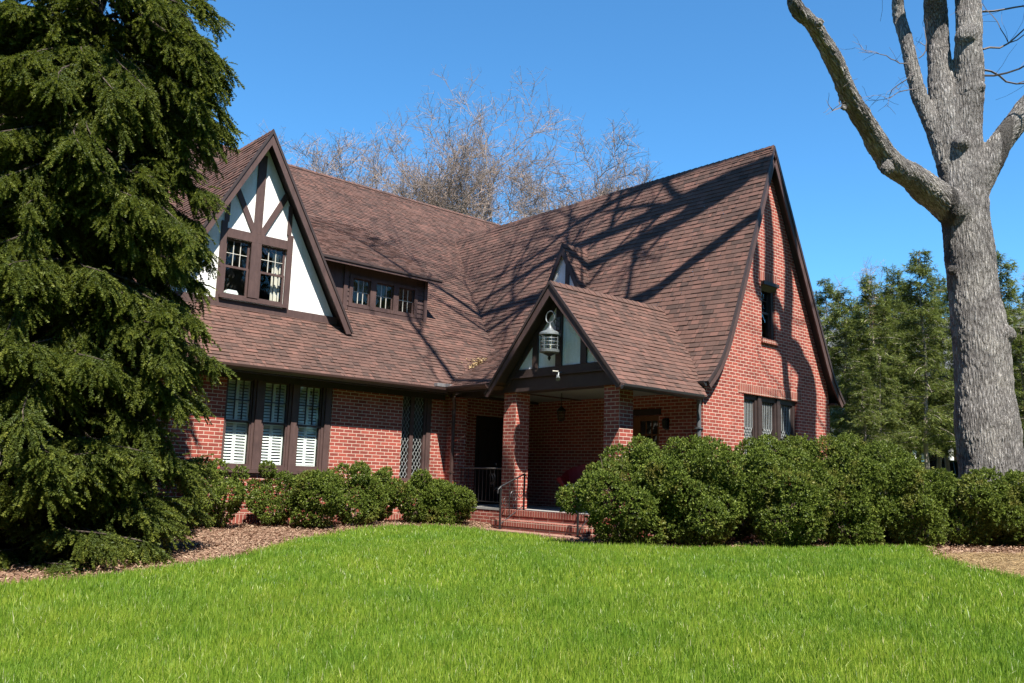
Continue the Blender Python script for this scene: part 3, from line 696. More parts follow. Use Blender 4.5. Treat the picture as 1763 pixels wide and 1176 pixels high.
# dormer roof planes
rf = MB(); LD = 2.2 / dcs
for sg in (-1, 1):
    S, N = plane_S((DX + sg * 2.2, 0, 3.09), (0, 1, 0), (-sg * dcs, 0, dsn))
    shingles(rf, S, N, [(DYV, -0.02), (17.2, -0.02), (21.6, LD), (DYV, LD)], seed=6 + sg)
ridge_caps(rf, (DX, 21.4, DZ), (DX, DYV, DZ), (-dcs, 0, -dsn), (dcs, 0, -dsn))
rf.build('dormer_roof', M['shingle'], dormer)
sf = MB()
for sg in (-1, 1):
    n = Vector((sg * dsn, 0, dcs)); e = Vector((DX + sg * 2.2, 0, 3.09)); a = Vector((DX, 0, DZ))
    sf.prism([e + Vector((0, DYV + .03, 0)) - n * .05, a + Vector((0, DYV + .03, 0)) - n * .05, a + Vector((0, 17.1, 0)) - n * .05, e + Vector((0, 17.1, 0)) - n * .05], n * .045)
sf.build('soffit', M['soffit'], dormer)
def straight_rake(parent, apex, foot, h, y0, y1, mat, name='rake_board', drop=0.0):
    """bargeboards of a symmetric gable in the plane y0..y1 (extruded along Y)"""
    (ax, az), (fx, fz) = apex, foot
    for sg in (-1, 1):
        dx, dz = abs(fx - ax), fz - az; L = math.hypot(dx, dz); vh = h * L / dx
        P = [(ax, az - drop), (ax + sg * dx, fz - drop), (ax + sg * (dx - 0.0), fz - h * .35 - drop), (ax + sg * (dx - h * .9), fz - h * .45 - drop), (ax, az - vh - drop)]
        mb = MB(); mb.prism([(x, y0, z) for x, z in P], (0, y1 - y0, 0)); mb.build(name, mat, parent)
straight_rake(dormer, (DX, DZ + .01), (DX + 2.2, 3.09), 0.155, DYV - .004, DYV + .03, M['trim'])
straight_rake(dormer, (DX, DZ + .035), (DX + 2.215, 3.095), 0.05, DYV - .028, DYV - .006, M['trim_dark'], 'rake_edge')
# curtain and room behind the dormer windows
mb = MB()
for i in range(6):
    x = 8.21 + i * 0.032; mb.box(x, x + .03, DYF + .22 + .02 * math.sin(i * 2.1), DYF + .235 + .02 * math.sin(i * 2.1), 3.4, 4.62)
tag(mb.build('curtain', M['curtain'], None, (8.2, 17.0, 3.4)), 'pale curtain hanging inside the right light of the half-timbered dormer window', 'curtain')
mb = MB(); mb.box(7.2, 7.46, DYF + .12, DYF + .28, 3.50, 3.60); mb.prism([(7.2, DYF + .12, 3.602), (7.46, DYF + .12, 3.602), (7.42, DYF + .12, 3.655), (7.24, DYF + .12, 3.655)], (0, .16, 0))
o = mb.build('storage_box', M['white'], None, (7.33, 17.0, 3.5)); tag(o, 'small white box standing inside on the dormer window sill', 'box')
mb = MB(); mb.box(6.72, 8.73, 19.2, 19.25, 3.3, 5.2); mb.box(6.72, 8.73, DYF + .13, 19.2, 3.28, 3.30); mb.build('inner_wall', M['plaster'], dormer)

# ---- shed dormer
SY = 17.43
mb = MB()
wall(mb, (0, SY, 0), (1, 0, 0), (0, 0, 1), rect(9.3, 12.575, 3.6, 5.0), [rect(10.44, 12.22, 3.94, 4.55)], 0.1, (0, -1, 0))
mb.prism([(12.475, SY + .1, 3.6), (12.475, 19.9, 5.9), (12.475, SY + .1, 5.05)], (.1, 0, 0))
for i in range(9):                                                   # clapboards
    z = 3.76 + i * 0.115
    for (xa, xb) in ((10.22, 10.36), (12.30, 12.50)):
        mb.face([(xa, SY - .022, z), (xb, SY - .022, z), (xb, SY - .004, z + .113), (xa, SY - .004, z + .113)]); mb.face([(xa, SY - .022, z), (xa, SY - .002, z), (xb, SY - .002, z), (xb, SY - .022, z)])
shed = mb.build('shed_dormer', M['trim'], house)
mb = MB()
mb.box(10.20, 10.30, SY - .05, SY - .026, 3.62, 4.95); mb.box(12.49, 12.59, SY - .05, SY - .026, 3.62, 4.95)
for (xa, xb) in ((10.36, 10.45), (10.93, 11.09), (11.59, 11.74), (12.21, 12.30)): mb.box(xa, xb, SY - .04, SY - .002, 3.86, 4.62)
mb.box(10.45, 12.21, SY - .03, SY - .001, 4.55, 4.62); mb.box(10.45, 12.21, SY - .032, SY - .001, 3.86, 3.94)
mb.box(10.32, 12.40, SY - .075, SY - .045, 3.74, 3.835)
mb.build('timber_frame', M['trim'], shed)
for (xa, xb) in ((10.452, 10.928), (11.092, 11.588), (11.742, 12.208)):
    f = MB(); y = SY + .03; f.box(xa, xa + .03, y - .015, y + .015, 3.94, 4.55); f.box(xb - .03, xb, y - .015, y + .015, 3.94, 4.55); f.box(xa + .03, xb - .03, y - .015, y + .015, 3.94, 3.965); f.box(xa + .03, xb - .03, y - .015, y + .015, 4.525, 4.55)
    f.build('window_sash', M['trim'], shed)
    mt = MB()
    for i in (1, 2): x = xa + .03 + (xb - xa - .06) * i / 3; mt.box(x - .006, x + .006, y - .01, y + .01, 3.965, 4.525)
    mt.box(xa + .03, xb - .03, y - .009, y + .009, 4.236, 4.248); mt.build('muntins', M['muntin'], shed)
    gl = MB(); gl.face([(xa + .03, y, 3.965), (xb - .03, y, 3.965), (xb - .03, y, 4.525), (xa + .03, y, 4.525)]); gl.build('window_pane', M['glass'], shed)
mb = MB(); mb.box(11.0, 12.4, 18.3, 18.35, 3.6, 5.0); mb.build('window_blind', m_plain('tan_blind', (0.30, 0.25, 0.13), 0.9, 0.1, 4), shed)
sh = math.atan(0.56); S, N = plane_S((0, 17.12, 4.855), (1, 0, 0), (0, math.cos(sh), math.sin(sh)))
rf = MB(); shingles(rf, S, N, [(9.2, 0), (12.80, 0), (12.80, 4.2), (9.2, 4.2)], seed=9); rf.build('dormer_roof', M['shingle'], shed)
mb = MB(); mb.prism([(9.2, 17.14, 4.85), (9.2, 20.3, 6.62), (9.2, 20.3, 6.56), (9.2, 17.19, 4.79), (9.2, 17.14, 4.79)], (3.58, 0, 0)); mb.build('soffit', M['soffit'], shed)
mb = MB(); mb.box(9.25, 12.82, 17.11, 17.135, 4.755, 4.84); mb.build('fascia', M['trim'], shed)
mb = MB(); mb.box(9.25, 12.82, 17.085, 17.108, 4.82, 4.87); mb.build('roof_edge', M['trim_dark'], shed)

# ---- porch: floor, posts, beam, gable and roof
PX = 12.07
mb = MB(); mb.box(PX + .02, XW, 10.58, YF - .003, GZ, -0.64); pbase = mb.build('porch_base', M['brick'], house)
mb = MB(); mb.box(PX + .01, XW - .003, 10.57, YF - .005, -0.638, -0.592); mb.build('porch_floor', M['concrete'], house)
for (ya, yb) in ((13.37, 13.75), (10.55, 10.93)):
    mb = MB(); mb.box(PX, PX + .38, ya, yb, -1.2, 1.788); mb.build('porch_post', M['brick'], house)
mb = MB()
def beam(x0, x1, z0, z1, gap=.10):
    h0, h1 = min(1.72, (3.86 - gap - z0) / 1.135), min(1.72, (3.86 - gap - z1) / 1.135)
    mb.prism([(x0, 12.05 - h0, z0), (x0, 12.05 + h0, z0), (x0, 12.05 + h1, z1), (x0, 12.05 - h1, z1)], (x1 - x0, 0, 0))
beam(PX - .06, PX + .30, 1.79, 2.08); beam(PX - .09, PX + .02, 2.082, 2.235); beam(PX - .115, PX - .091, 2.06, 2.10, .12)
mb.box(PX + .05, PX + .35, 13.802, 15.7, 1.79, 2.08); mb.box(PX + .31, XW - .003, 10.43, 10.73, 1.79, 2.05)
mb.build('porch_beam', M['trim_dark'], house)
mb = MB(); mb.box(PX + .31, XW - .004, 10.74, YF - .01, 1.86, 1.89); mb.build('porch_ceiling', M['ceiling'], house)
PYC, PZR, PV = 12.05, 3.86, 11.67
pslope = (PZR - 1.75) / 1.86; pa = math.atan(pslope); pc, ps = math.cos(pa), math.sin(pa)
mb = MB(); hwp = (PZR - 0.12 - 2.2) / pslope
mb.prism([(PX - .06, PYC - hwp, 2.236), (PX - .06, PYC + hwp, 2.236), (PX - .06, PYC, PZR - 0.14)], (0.1, 0, 0)); pg = mb.build('porch_gable', M['stucco'], house)
mb = MB(); xa, xb = PX - .10, PX - .062
for (ya, yb, zt_) in ((11.985, 12.155, 3.62), (12.665, 12.82, 2.98), (11.32, 11.475, 2.98)): mb.box(xa, xb, ya, yb, 2.237, zt_)
for sg in (-1, 1):
    a = Vector((xa, PYC, PZR - .13)); b = Vector((xa, PYC + sg * 1.55, PZR - .13 - 1.55 * pslope)); n = Vector((0, sg * ps, pc)); mb.prism([a - n * .10 + Vector((-.001, 0, 0)), b - n * .08 + Vector((-.001, 0, 0)), b + Vector((-.001, 0, 0)), a + Vector((-.001, 0, 0))], (xb - xa - .002, 0, 0))
mb.build('timber_frame', M['trim_dark'], pg)
rf = MB(); LP = 1.86 / pc
for sg in (-1, 1):
    S, N = plane_S((PV, PYC + sg * 1.86, 1.75), (1, 0, 0), (0, -sg * pc, ps))
    shingles(rf, S, N, [(0, -0.03), (2.55, -0.03), (4.0, LP), (0, LP)] if sg < 0 else [(0, 0.1), (4.0, 0.1), (4.0, LP), (0, LP)], seed=12 + sg)
ridge_caps(rf, (15.7, PYC, PZR), (PV, PYC, PZR), (0, -pc, -ps), (0, pc, -ps)); rf.build('porch_roof', M['shingle'], house)
mb = MB()
for sg in (-1, 1):
    n = Vector((0, sg * ps, pc)); hh_ = 1.86 if sg < 0 else 1.62; e = Vector((0, PYC + sg * hh_, PZR - hh_ * pslope)); a = Vector((0, PYC, PZR)); X0, X1 = Vector((PV + .03, 0, 0)), Vector((14.3, 0, 0))
    mb.prism([e + X0 - n * .05, a + X0 - n * .05, a + X1 - n * .05, e + X1 - n * .05], n * .045)
mb.build('soffit', M['soffit'], house)
for sg in (-1, 1):
    a = Vector((PV, PYC, PZR + .01)); b = Vector((PV, PYC + sg * 1.87, 1.75)); n = Vector((0, sg * ps, pc)); vz = Vector((0, 0, .18 / pc))
    mb = MB(); mb.prism([a + Vector((-.004, 0, 0)), b + Vector((-.004, 0, 0)), b + Vector((-.004, 0, -.06)), b + Vector((-.004, -sg * .10, -.07)), a - vz + Vector((-.004, 0, 0))], (.034, 0, 0)); mb.build('rake_board', M['trim'], house)
    mb = MB(); mb.prism([a + n * .018 + Vector((-.026, 0, 0)), b + n * .018 + Vector((-.026, 0, 0)), b - n * .035 + Vector((-.026, 0, 0)), a - Vector((0, 0, .05)) + Vector((-.026, 0, 0))], (.02, 0, 0)); mb.build('rake_edge', M['trim_dark'], house)
mb = MB(); gutter(mb, (PV, PYC - 1.86 - .01, 1.745), (14.02, PYC - 1.86 - .01, 1.745), (0, -1, 0), 0.095); mb.build('gutter', M['gutter_dark'], house)
# ---- little vent gable above the porch
VX, VY, VZ = 14.93, 15.02, 5.85
mb = MB(); vs_ = math.tan(math.radians(62)); hv = 1.15
mb.prism([(VX + .10, VY - hv, VZ - .06 - hv * vs_), (VX + .10, VY + hv, VZ - .06 - hv * vs_), (VX + .10, VY, VZ - .06)], (.06, 0, 0)); vg = mb.build('vent_gable', M['stucco'], house)
rf = MB(); va = math.radians(62); vc, vn = math.cos(va), math.sin(va)
for sg in (-1, 1):
    S, N = plane_S((VX, VY, VZ), (1, 0, 0), (0, -sg * vc, vn)); S, N = plane_S((VX, VY + sg * hv, VZ - hv * vs_), (1, 0, 0), (0, -sg * vc, vn))
    shingles(rf, S, N, [(0, 0), (0.9, 0), (1.25, hv / vc), (0, hv / vc)], seed=20 + sg)
ridge_caps(rf, (VX + 1.25, VY, VZ), (VX, VY, VZ), (0, -vc, -vn), (0, vc, -vn)); rf.build('dormer_roof', M['shingle'], vg)
mb = MB()
for sg in (-1, 1):
    a = Vector((VX - .01, VY, VZ)); b = Vector((VX - .01, VY + sg * hv, VZ - hv * vs_)); mb.prism([a, b, b + Vector((0, -sg * .13, 0)), a + Vector((0, 0, -.26))], (.03, 0, 0))
    n = Vector((0, sg * vn, vc)); mb.prism([a + Vector((.031, 0, 0)) - n * .03, b + Vector((.031, 0, 0)) - n * .03, b + Vector((.6, 0, 0)) - n * .03, a + Vector((.6, 0, 0)) - n * .03], n * .02)
mb.box(VX + .07, VX + .097, VY - .20, VY - .07, 4.2, VZ - .25)
mb.build('rake_board', M['trim_dark'], vg)

# ---- big shuttered triple window
wx = [(6.90, 7.425), (7.655, 8.180), (8.400, 8.925)]
mb = MB(); yw = YF + 0.06
mb.box(6.865, 6.90, YF + .02, YF + .16, .03, 1.79)
for (a, b) in ((7.425, 7.655), (8.18, 8.40), (8.925, 9.125)):
    mb.box(a, b, YF + .03, YF + .16, .03, 1.79)
    m_ = (a + b) / 2; mb.box(a + .05, b - .05 if b < 9 else b - .02, YF - .01, YF + .029, .03, 1.79)
for (a, b) in wx: mb.box(a, b, YF + .03, YF + .16, 1.735, 1.79); mb.box(a, b, YF + .03, YF + .16, .03, .10)
win = mb.build('shuttered_window', M['trim'], house)
mb = MB(); mb.box(6.83, 9.16, YF - .06, YF + .03, -.035, .028); mb.build('window_sill', M['trim'], win)
for (a, b) in wx:
    sash_window(win, a + .002, b - .002, .102, 1.733, YF + .10, 1, 1, M['trim'], M['trim_dark'], .925, 0.028)
    mt = MB()
    for i in (1, 2): x = a + .03 + (b - a - .06) * i / 3; mt.box(x - .011, x + .011, YF + .088, YF + .112, .96, 1.705)
    mt.box(a + .03, b - .03, YF + .0875, YF + .1125, 1.322, 1.342); mt.build('muntins', M['trim_dark'], win)
    for (za, zb) in ((.115, .915), (.945, 1.72)):
        sh_ = MB(); yy = YF + .19; xm = (a + b) / 2
        for (p, q) in ((a + .01, xm - .003), (xm + .003, b - .01)):
            sh_.box(p, p + .03, yy - .012, yy + .012, za, zb); sh_.box(q - .03, q, yy - .012, yy + .012, za, zb)
            sh_.box(p + .03, q - .03, yy - .012, yy + .012, za, za + .035); sh_.box(p + .03, q - .03, yy - .012, yy + .012, zb - .035, zb)
            n = int((zb - za - .07) / .055)
            for i in range(n):
                z = za + .035 + (i + .5) * (zb - za - .07) / n; sh_.obox(((p + q) / 2, yy, z), ((q - p) / 2 - .031, 0, 0), (0, .016, .0195), (0, -.0025, .002))
        sh_.build('plantation_shutter', M['white'], win)

# ---- leaded lattice window on the front
def lattice(parent, x0, x1, z0, z1, y, sx, sz, mat, wdt=0.009, name='leaded_lattice'):
    mb = MB(); k = sz / sx
    n = int((x1 - x0 + (z1 - z0) / k) / sx) + 2
    for sg in (-1, 1):
        for i in range(-n, n + 1):
            # line z = z0 + sg*k*(x-(x0+i*sx))
            xs_ = []
            for z in (z0, z1): x = x0 + i * sx + (z - z0) / (sg * k); xs_.append((x, z))
            (xa, za), (xb, zb) = sorted(xs_)
            if xb <= x0 or xa >= x1: continue
            if xa < x0: za += (zb - za) * (x0 - xa) / (xb - xa); xa = x0
            if xb > x1: zb = za + (zb - za) * (x1 - xa) / (xb - xa); xb = x1
            if xb - xa < .01: continue
            mb.bar((xa, y + .002 * sg, za), (xb, y + .002 * sg, zb), wdt, .006, (0, -1, 0)) if False else mb.obox(((xa + xb) / 2, y + .004 * sg, (za + zb) / 2), ((xb - xa) / 2, 0, (zb - za) / 2), Vector((-(zb - za), 0, xb - xa)).normalized() * wdt / 2, (0, .003, 0))
    return mb.build(name, mat, parent)
mb = MB(); mb.box(11.475, 11.655, YF + .03, YF + .16, -.11, 1.84); mb.box(11.53, 11.64, YF - .005, YF + .029, -.11, 1.84); mb.box(11.12, 11.215, YF + .05, YF + .16, -.04, 1.80); mb.box(10.875, 10.90, YF + .05, YF + .16, -.04, 1.80)
mb.box(10.875, 11.475, YF + .05, YF + .16, -.11, -.041); mb.box(10.875, 11.475, YF + .05, YF + .16, 1.801, 1.84)
lw = mb.build('lattice_window', M['trim'], house)
for (a, b) in ((10.90, 11.12), (11.215, 11.475)):
    lattice(lw, a, b, -.04, 1.80, YF + .09, .085, .15, M['lead'], .0062)
    gl = MB(); gl.face([(a, YF + .10, -.04), (b, YF + .10, -.04), (b, YF + .10, 1.8), (a, YF + .10, 1.8)]); gl.build('window_pane', M['glass'], lw)

# ---- gable windows
mb = MB(); yb = YG + .06
for (a, b) in ((15.945, 16.02), (16.45, 16.73), (17.22, 17.48), (17.98, 18.085)): mb.box(a, b, yb, yb + .14, .43, 1.965)
for (a, b) in ((16.53, 16.65), (17.29, 17.40)): mb.box(a, b, yb - .035, yb - .001, .43, 1.965)
for (a, b) in ((16.02, 16.45), (16.73, 17.22), (17.48, 17.98)): mb.box(a, b, yb, yb + .14, 1.86, 1.965); mb.box(a, b, yb, yb + .14, .43, .52)
cw = mb.build('casement_window', M['trim_dark'], house)
for (a, b) in ((16.02, 16.45), (16.73, 17.22), (17.48, 17.98)):
    f = MB(); y = yb + .05; f.box(a, a + .035, y - .02, y + .02, .52, 1.86); f.box(b - .035, b, y - .02, y + .02, .52, 1.86); f.build('window_sash', M['trim_dark'], cw)
    ld = MB(); n = 6; p, q = a + .04, b - .04
    for i in range(n + 1):
        x = p + (q - p) * i / n; ld.box(x - .0036, x + .0036, y - .006, y + .006, .53, 1.02); ld.box(x - .0036, x + .0036, y - .006, y + .006, 1.27, 1.85)
    st = (q - p) / n
    for sg in (-1, 1):
        for i in range(-3, n + 4):
            xa, xb = p + i * st, p + i * st + 2 * st * sg; za, zb = 1.02, 1.27
            lo, hi = min(xa, xb), max(xa, xb)
            if lo < p - 1e-6 or hi > q + 1e-6: continue
            ld.obox(((xa + xb) / 2, y + .005 * sg, (za + zb) / 2), ((xb - xa) / 2, 0, (zb - za) / 2), Vector((-(zb - za), 0, xb - xa)).normalized() * .0036, (0, .004, 0))
    ld.build('leaded_cames', M['lead'], cw)
    gl = MB(); gl.face([(p, y + .012, .52), (q, y + .012, .52), (q, y + .012, 1.86), (p, y + .012, 1.86)]); gl.build('window_pane', M['glass'], cw)
mb = MB(); mb.box(15.9, 18.13, YG - .05, YG + .059, .34, .42); mb.build('window_sill', M['soldier'], cw)
mb = MB()
mb.box(16.665, 16.70, YG + .08, YG + .2, 3.25, 4.45); mb.box(17.12, 17.215, YG + .04, YG + .2, 3.25, 4.45); mb.box(16.665, 17.215, YG + .06, YG + .2, 4.452, 4.545)
aw = mb.build('attic_window', M['trim_dark'], house)
mb = MB(); mb.box(16.64, 17.26, YG - .09, YG + .059, 4.46, 4.54); mb.prism([(16.66, YG - .05, 4.458), (16.66, YG + .05, 4.458), (16.66, YG + .05, 4.34)], (.58, 0, 0)); mb.build('window_hood', M['trim_dark'], aw)
sash_window(aw, 16.70, 17.12, 3.26, 4.45, YG + .13, 2, 2, M['trim_dark'], M['trim'], 3.86)

# ---- doors
mb = MB()
for (a, b, c, d) in ((12.96, 13.08, -.58, 1.45), (13.72, 13.84, -.58, 1.45)): mb.box(a, b, YF + .06, YF + .2, c, d)
mb.box(13.08, 13.72, YF + .1, YF + .15, -.58, 1.45)
for (a, b, c, d) in ((13.14, 13.37, -.45, .25), (13.43, 13.66, -.45, .25), (13.14, 13.37, .4, 1.3), (13.43, 13.66, .4, 1.3)): mb.box(a, b, YF + .085, YF + .1, c, d)
fd_ = mb.build('front_door', M['darkwood'], house)
mb = MB(); mb.lathe((13.65, YF + .05, .35), [(0.001, -.03), (.025, -.02), (.03, 0), (.025, .02), (.001, .03)], 10); mb.build('door_knob', M['chrome'], fd_)
mb = MB()
for (a, b) in ((11.59, 11.66), (12.13, 12.36)): mb.box(XW + .05, XW + .10, a, b, -.58, 1.43)
mb.box(XW + .05, XW + .10, 11.66, 12.13, 1.33, 1.43); mb.box(XW + .05, XW + .10, 11.66, 12.13, -.58, -.3)
for z in (.07, .40, .72, 1.03): mb.box(XW + .06, XW + .09, 11.66, 12.13, z - .014, z + .014)
for i in (1, 2): y = 11.66 + .47 * i / 3; mb.box(XW + .061, XW + .089, y - .012, y + .012, -.3, 1.33)
gd = mb.build('french_door', M['wood'], house)
gl = MB(); gl.face([(XW + .075, 11.66, -.3), (XW + .075, 12.13, -.3), (XW + .075, 12.13, 1.33), (XW + .075, 11.66, 1.33)]); gl.build('door_pane', M['glass'], gd)
mb = MB(); mb.tube([(XW + .02, 12.22, .42), (XW - .05, 12.22, .42), (XW - .05, 12.12, .42)], .012, 6); mb.build('door_handle', M['chrome'], gd)

# ---- downspouts
mb = MB(); mb.tube([(11.83, EY - .08, 1.86), (11.83, EY - .08, 1.74), (11.93, 15.26, 1.58), (11.97, 15.32, 1.50), (11.97, 15.33, -1.0)], .042, 10)
for z in (.1, 1.2): mb.box(11.92, 12.02, 15.28, 15.415, z, z + .03)
mb.build('downspout', M['gutter'], house)
mb = MB(); mb.tube([(XR - 2.60, 10.42, 1.97), (XR - 2.60, 10.42, 1.86), (XW - .06, 10.52, 1.62), (XW - .06, 10.52, -1.0)], .045, 10); mb.box(XW - .12, XW - .0, 10.46, 10.58, 1.12, 1.15)
mb.build('downspout', m_plain('grey_downspout', (0.085, 0.09, 0.095), 0.45, 0.2, 5), house)

# ---- steps
st = thing('porch_steps', 'red brick steps with rowlock edges leading up to the porch', 'steps', (11.5, 12.0, -1.0))
for (x0, x1, y0, y1, z0, z1) in ((11.72, 12.065, 10.95, 13.34, -1.2, -.594), (11.38, 11.718, 10.72, 13.25, -1.2, -.778)):
    mb = MB(); mb.box(x0, x1, y0, y1, z1 - .105, z1, sold=True); mb.box(x0 + .012, x1, y0 + .01, y1 - .01, z0, z1 - .106)
    mb.build('step', M['soldier'], st)
mb = MB(); mb.box(10.98, 11.377, 10.6, 13.2, -1.2, -.952); mb.build('bottom_slab', m_plain('worn_brick_paving', (0.24, 0.13, 0.095), 0.9, 0.25, 9, 0.2), st)

# ---- iron railings
def iron_rail(label, pts_top, z_post, scroll=True):
    o = thing('step_railing', label, 'railing', (pts_top[-1][0], pts_top[-1][1], z_post[-1]), 'iron railings at the porch')
    mb = MB(); mb.tube(pts_top, .016, 6); a, b = Vector(pts_top[0]), Vector(pts_top[-1]); mb.tube([b, b + (b - a).normalized() * .08 + Vector((0, 0, -.03)), b + (b - a).normalized() * .09 + Vector((0, 0, -.1))], .015, 6)
    mb.build('handrail', M['iron'], o)
    for p, z in ((a, z_post[0]), (b, z_post[1])):
        m2 = MB(); m2.box(p.x - .014, p.x + .014, p.y - .014, p.y + .014, z, p.z - .01); m2.box(p.x - .03, p.x + .03, p.y - .03, p.y + .03, z, z + .012); m2.build('post', M['iron'], o)
    lo0, lo1 = Vector((a.x, a.y, z_post[0] + .09)), Vector((b.x, b.y, z_post[1] + .09)); m3 = MB(); m3.tube([lo0, lo1], .010, 6)
    for k in (.3, .62): p, q = lo0.lerp(lo1, k), a.lerp(b, k); m3.box(p.x - .006, p.x + .006, p.y - .006, p.y + .006, p.z, q.z)
    for k, s in ((.45, 1), (.8, -1), (.15, -1)):
        c = (lo0.lerp(lo1, k) + a.lerp(b, k)) / 2; d = (b - a); d.z = 0; d.normalize()
        pts = []
        for i in range(22):
            th = i / 21 * 3.3 * math.pi; r_ = .10 * (1 - i / 26); pts.append(c + d * (r_ * math.cos(th)) + Vector((0, 0, s * (r_ * math.sin(th) * 1.3))))
        m3.tube(pts, .007, 5)
    m3.build('scrollwork', M['iron'], o)
    return o
iron_rail('black iron handrail with scrollwork left of the brick steps against the sunlit post', [(11.95, 12.92, .12), (11.28, 12.86, -.14)], (-.592, -.95))
iron_rail('black iron handrail right of the brick steps half hidden by the shrub', [(11.95, 10.98, .12), (11.25, 10.76, -.20)], (-.592, -.95))
pr = thing('porch_railing', 'dark iron balustrade with scrolls between corner pier and sunlit porch post', 'railing', (12.25, 14.6, -.59), 'iron railings at the porch')
mb = MB(); mb.tube([(12.25, 15.40, .22), (12.25, 13.76, .22)], .016, 6); mb.build('handrail', m_plain('worn_iron', (.12, .11, .10), .5, .2, 9), pr)
mb = MB(); mb.tube([(12.25, 15.40, -.48), (12.25, 13.76, -.48)], .010, 6)
for i in range(13): y = 15.32 - i * .125; mb.box(12.244, 12.256, y - .006, y + .006, -.48, .21)
mb.build('balusters', M['iron'], pr)
mb = MB()
for c, s in ((14.28, 1), (14.12, -1), (14.2, 1)):
    pts = [(12.245, c + .07 * (1 - i / 24) * math.cos(i * .5), -.12 + s * (.18 - .012 * i) + .09 * (1 - i / 24) * math.sin(i * .5)) for i in range(20)]; mb.tube(pts, .008, 5)
mb.build('scrollwork', M['iron'], pr)

# ---- lanterns and spotlight
ln = thing('wall_lantern', 'large pewter cylinder lantern hanging from a ring on the porch gable', 'lantern', (11.72, 12.06, 2.3))
mb = MB(); c = (11.72, 12.065, 0)
mb.lathe((11.72, 12.065, 0), [(.001, 2.445), (.135, 2.45), (.195, 2.47), (.2, 2.52), (.185, 2.525), (.001, 2.526)], 24); mb.build('base_pan', M['pewter'], ln, smooth=False)
mb = MB(); mb.lathe((11.72, 12.065, 0), [(.001, 2.30), (.02, 2.33), (.035, 2.36), (.02, 2.39), (.05, 2.41), (.11, 2.44)], 14); mb.build('finial', M['iron'], ln)
mb = MB(); mb.lathe((11.72, 12.065, 0), [(.2, 2.80), (.215, 2.81), (.212, 2.845), (.17, 2.875), (.09, 2.905), (.05, 2.95), (.025, 3.0), (.02, 3.05), (.001, 3.06)], 24); mb.build('cap', M['pewter'], ln)
mb = MB()
for a in range(8): t = a * math.pi / 4 + .2; x, y = 11.72 + .186 * math.cos(t), 12.065 + .186 * math.sin(t); mb.tube([(x, y, 2.52), (x, y, 2.81)], .007, 5)
for z in (2.60, 2.67, 2.74): mb.tube([(11.72 + .188 * math.cos(i * math.pi / 12), 12.065 + .188 * math.sin(i * math.pi / 12), z) for i in range(25)], .006, 5, False)
mb.build('cage', M['pewter'], ln)
mb = MB(); mb.lathe((11.72, 12.065, 0), [(.175, 2.525), (.178, 2.81)], 24); mb.build('glass_cylinder', M['glass'], ln)
mb = MB()
for a in range(3): t = a * 2.1; mb.lathe((11.72 + .06 * math.cos(t), 12.065 + .06 * math.sin(t), 0), [(.012, 2.53), (.012, 2.68), (.016, 2.69), (.001, 2.74)], 8)
mb.build('candle', m_plain('ivory_candle', (.6, .52, .36), .6, .1, 9), ln)
mb = MB(); mb.tube([(11.72, 12.065 + .12 * math.sin(i * .2618), 3.17 - .12 * math.cos(i * .2618)) for i in range(25)], .012, 6, False); mb.tube([(11.72, 12.06, 3.06), (11.76, 12.0, 3.10), (11.85, 12.05, 3.02), (11.965, 12.07, 3.02)], .014, 6); mb.tube([(11.72, 11.97, 3.10), (11.85, 12.05, 3.15), (11.965, 12.07, 3.12)], .012, 6)
mb.box(11.945, 11.968, 12.03, 12.11, 2.95, 3.2); mb.build('ring_bracket', M['pewter'], ln)
sp = thing('spotlight', 'small grey spotlight on the brown beam below the large lantern', 'spotlight', (11.9, 11.95, 2.05))
mb = MB(); mb.tube([(11.95, 11.96, 2.10), (11.88, 11.96, 2.08), (11.86, 11.94, 2.02)], .012, 6); mb.build('arm', M['pewter'], sp)
mb = MB(); mb.tube([(11.87, 11.98, 2.03), (11.84, 11.93, 1.99), (11.79, 11.88, 1.94)], [.02, .032, .045], 10); mb.build('lamp_head', M['pewter'], sp)
mb = MB(); mb.tube([(11.9, 11.98, 2.11), (11.84, 12.08, 2.12)], .012, 6); mb.build('sensor', M['muntin'], sp)
pl = thing('hanging_lantern', 'small dark lantern hanging from a rod below the porch ceiling', 'lantern', (13.2, 13.18, 1.3))
mb = MB(); mb.tube([(13.2, 13.18, 1.862), (13.2, 13.18, 1.58)], .008, 6); mb.build('rod', M['iron'], pl)
mb = MB(); mb.lathe((13.2, 13.18, 0), [(.001, 1.60), (.03, 1.57), (.10, 1.50), (.11, 1.48), (.001, 1.475)], 6); mb.build('cap', M['iron'], pl)
mb = MB()
for a in range(6): t = a * math.pi / 3; mb.tube([(13.2 + .09 * math.cos(t), 13.18 + .09 * math.sin(t), 1.48), (13.2 + .065 * math.cos(t), 13.18 + .065 * math.sin(t), 1.28)], .007, 4)
mb.lathe((13.2, 13.18, 0), [(.001, 1.25), (.03, 1.26), (.07, 1.285), (.001, 1.29)], 6); mb.build('frame', M['iron'], pl)
mb = MB(); mb.lathe((13.2, 13.18, 0), [(.062, 1.29), (.084, 1.475)], 6); mb.build('lantern_glass', M['glass'], pl)
wl = thing('wall_light', 'small black wall light beside the glazed porch door', 'wall light', (XW - .06, 11.36, 1.1))
mb = MB(); mb.box(XW - .022, XW - .003, 11.31, 11.41, 1.12, 1.36); mb.build('backplate', M['iron'], wl)
mb = MB(); mb.lathe((XW - .09, 11.36, 0), [(.001, 1.13), (.045, 1.15), (.06, 1.29), (.065, 1.3), (.03, 1.36), (.001, 1.37)], 8); mb.build('lamp_body', M['iron'], wl)

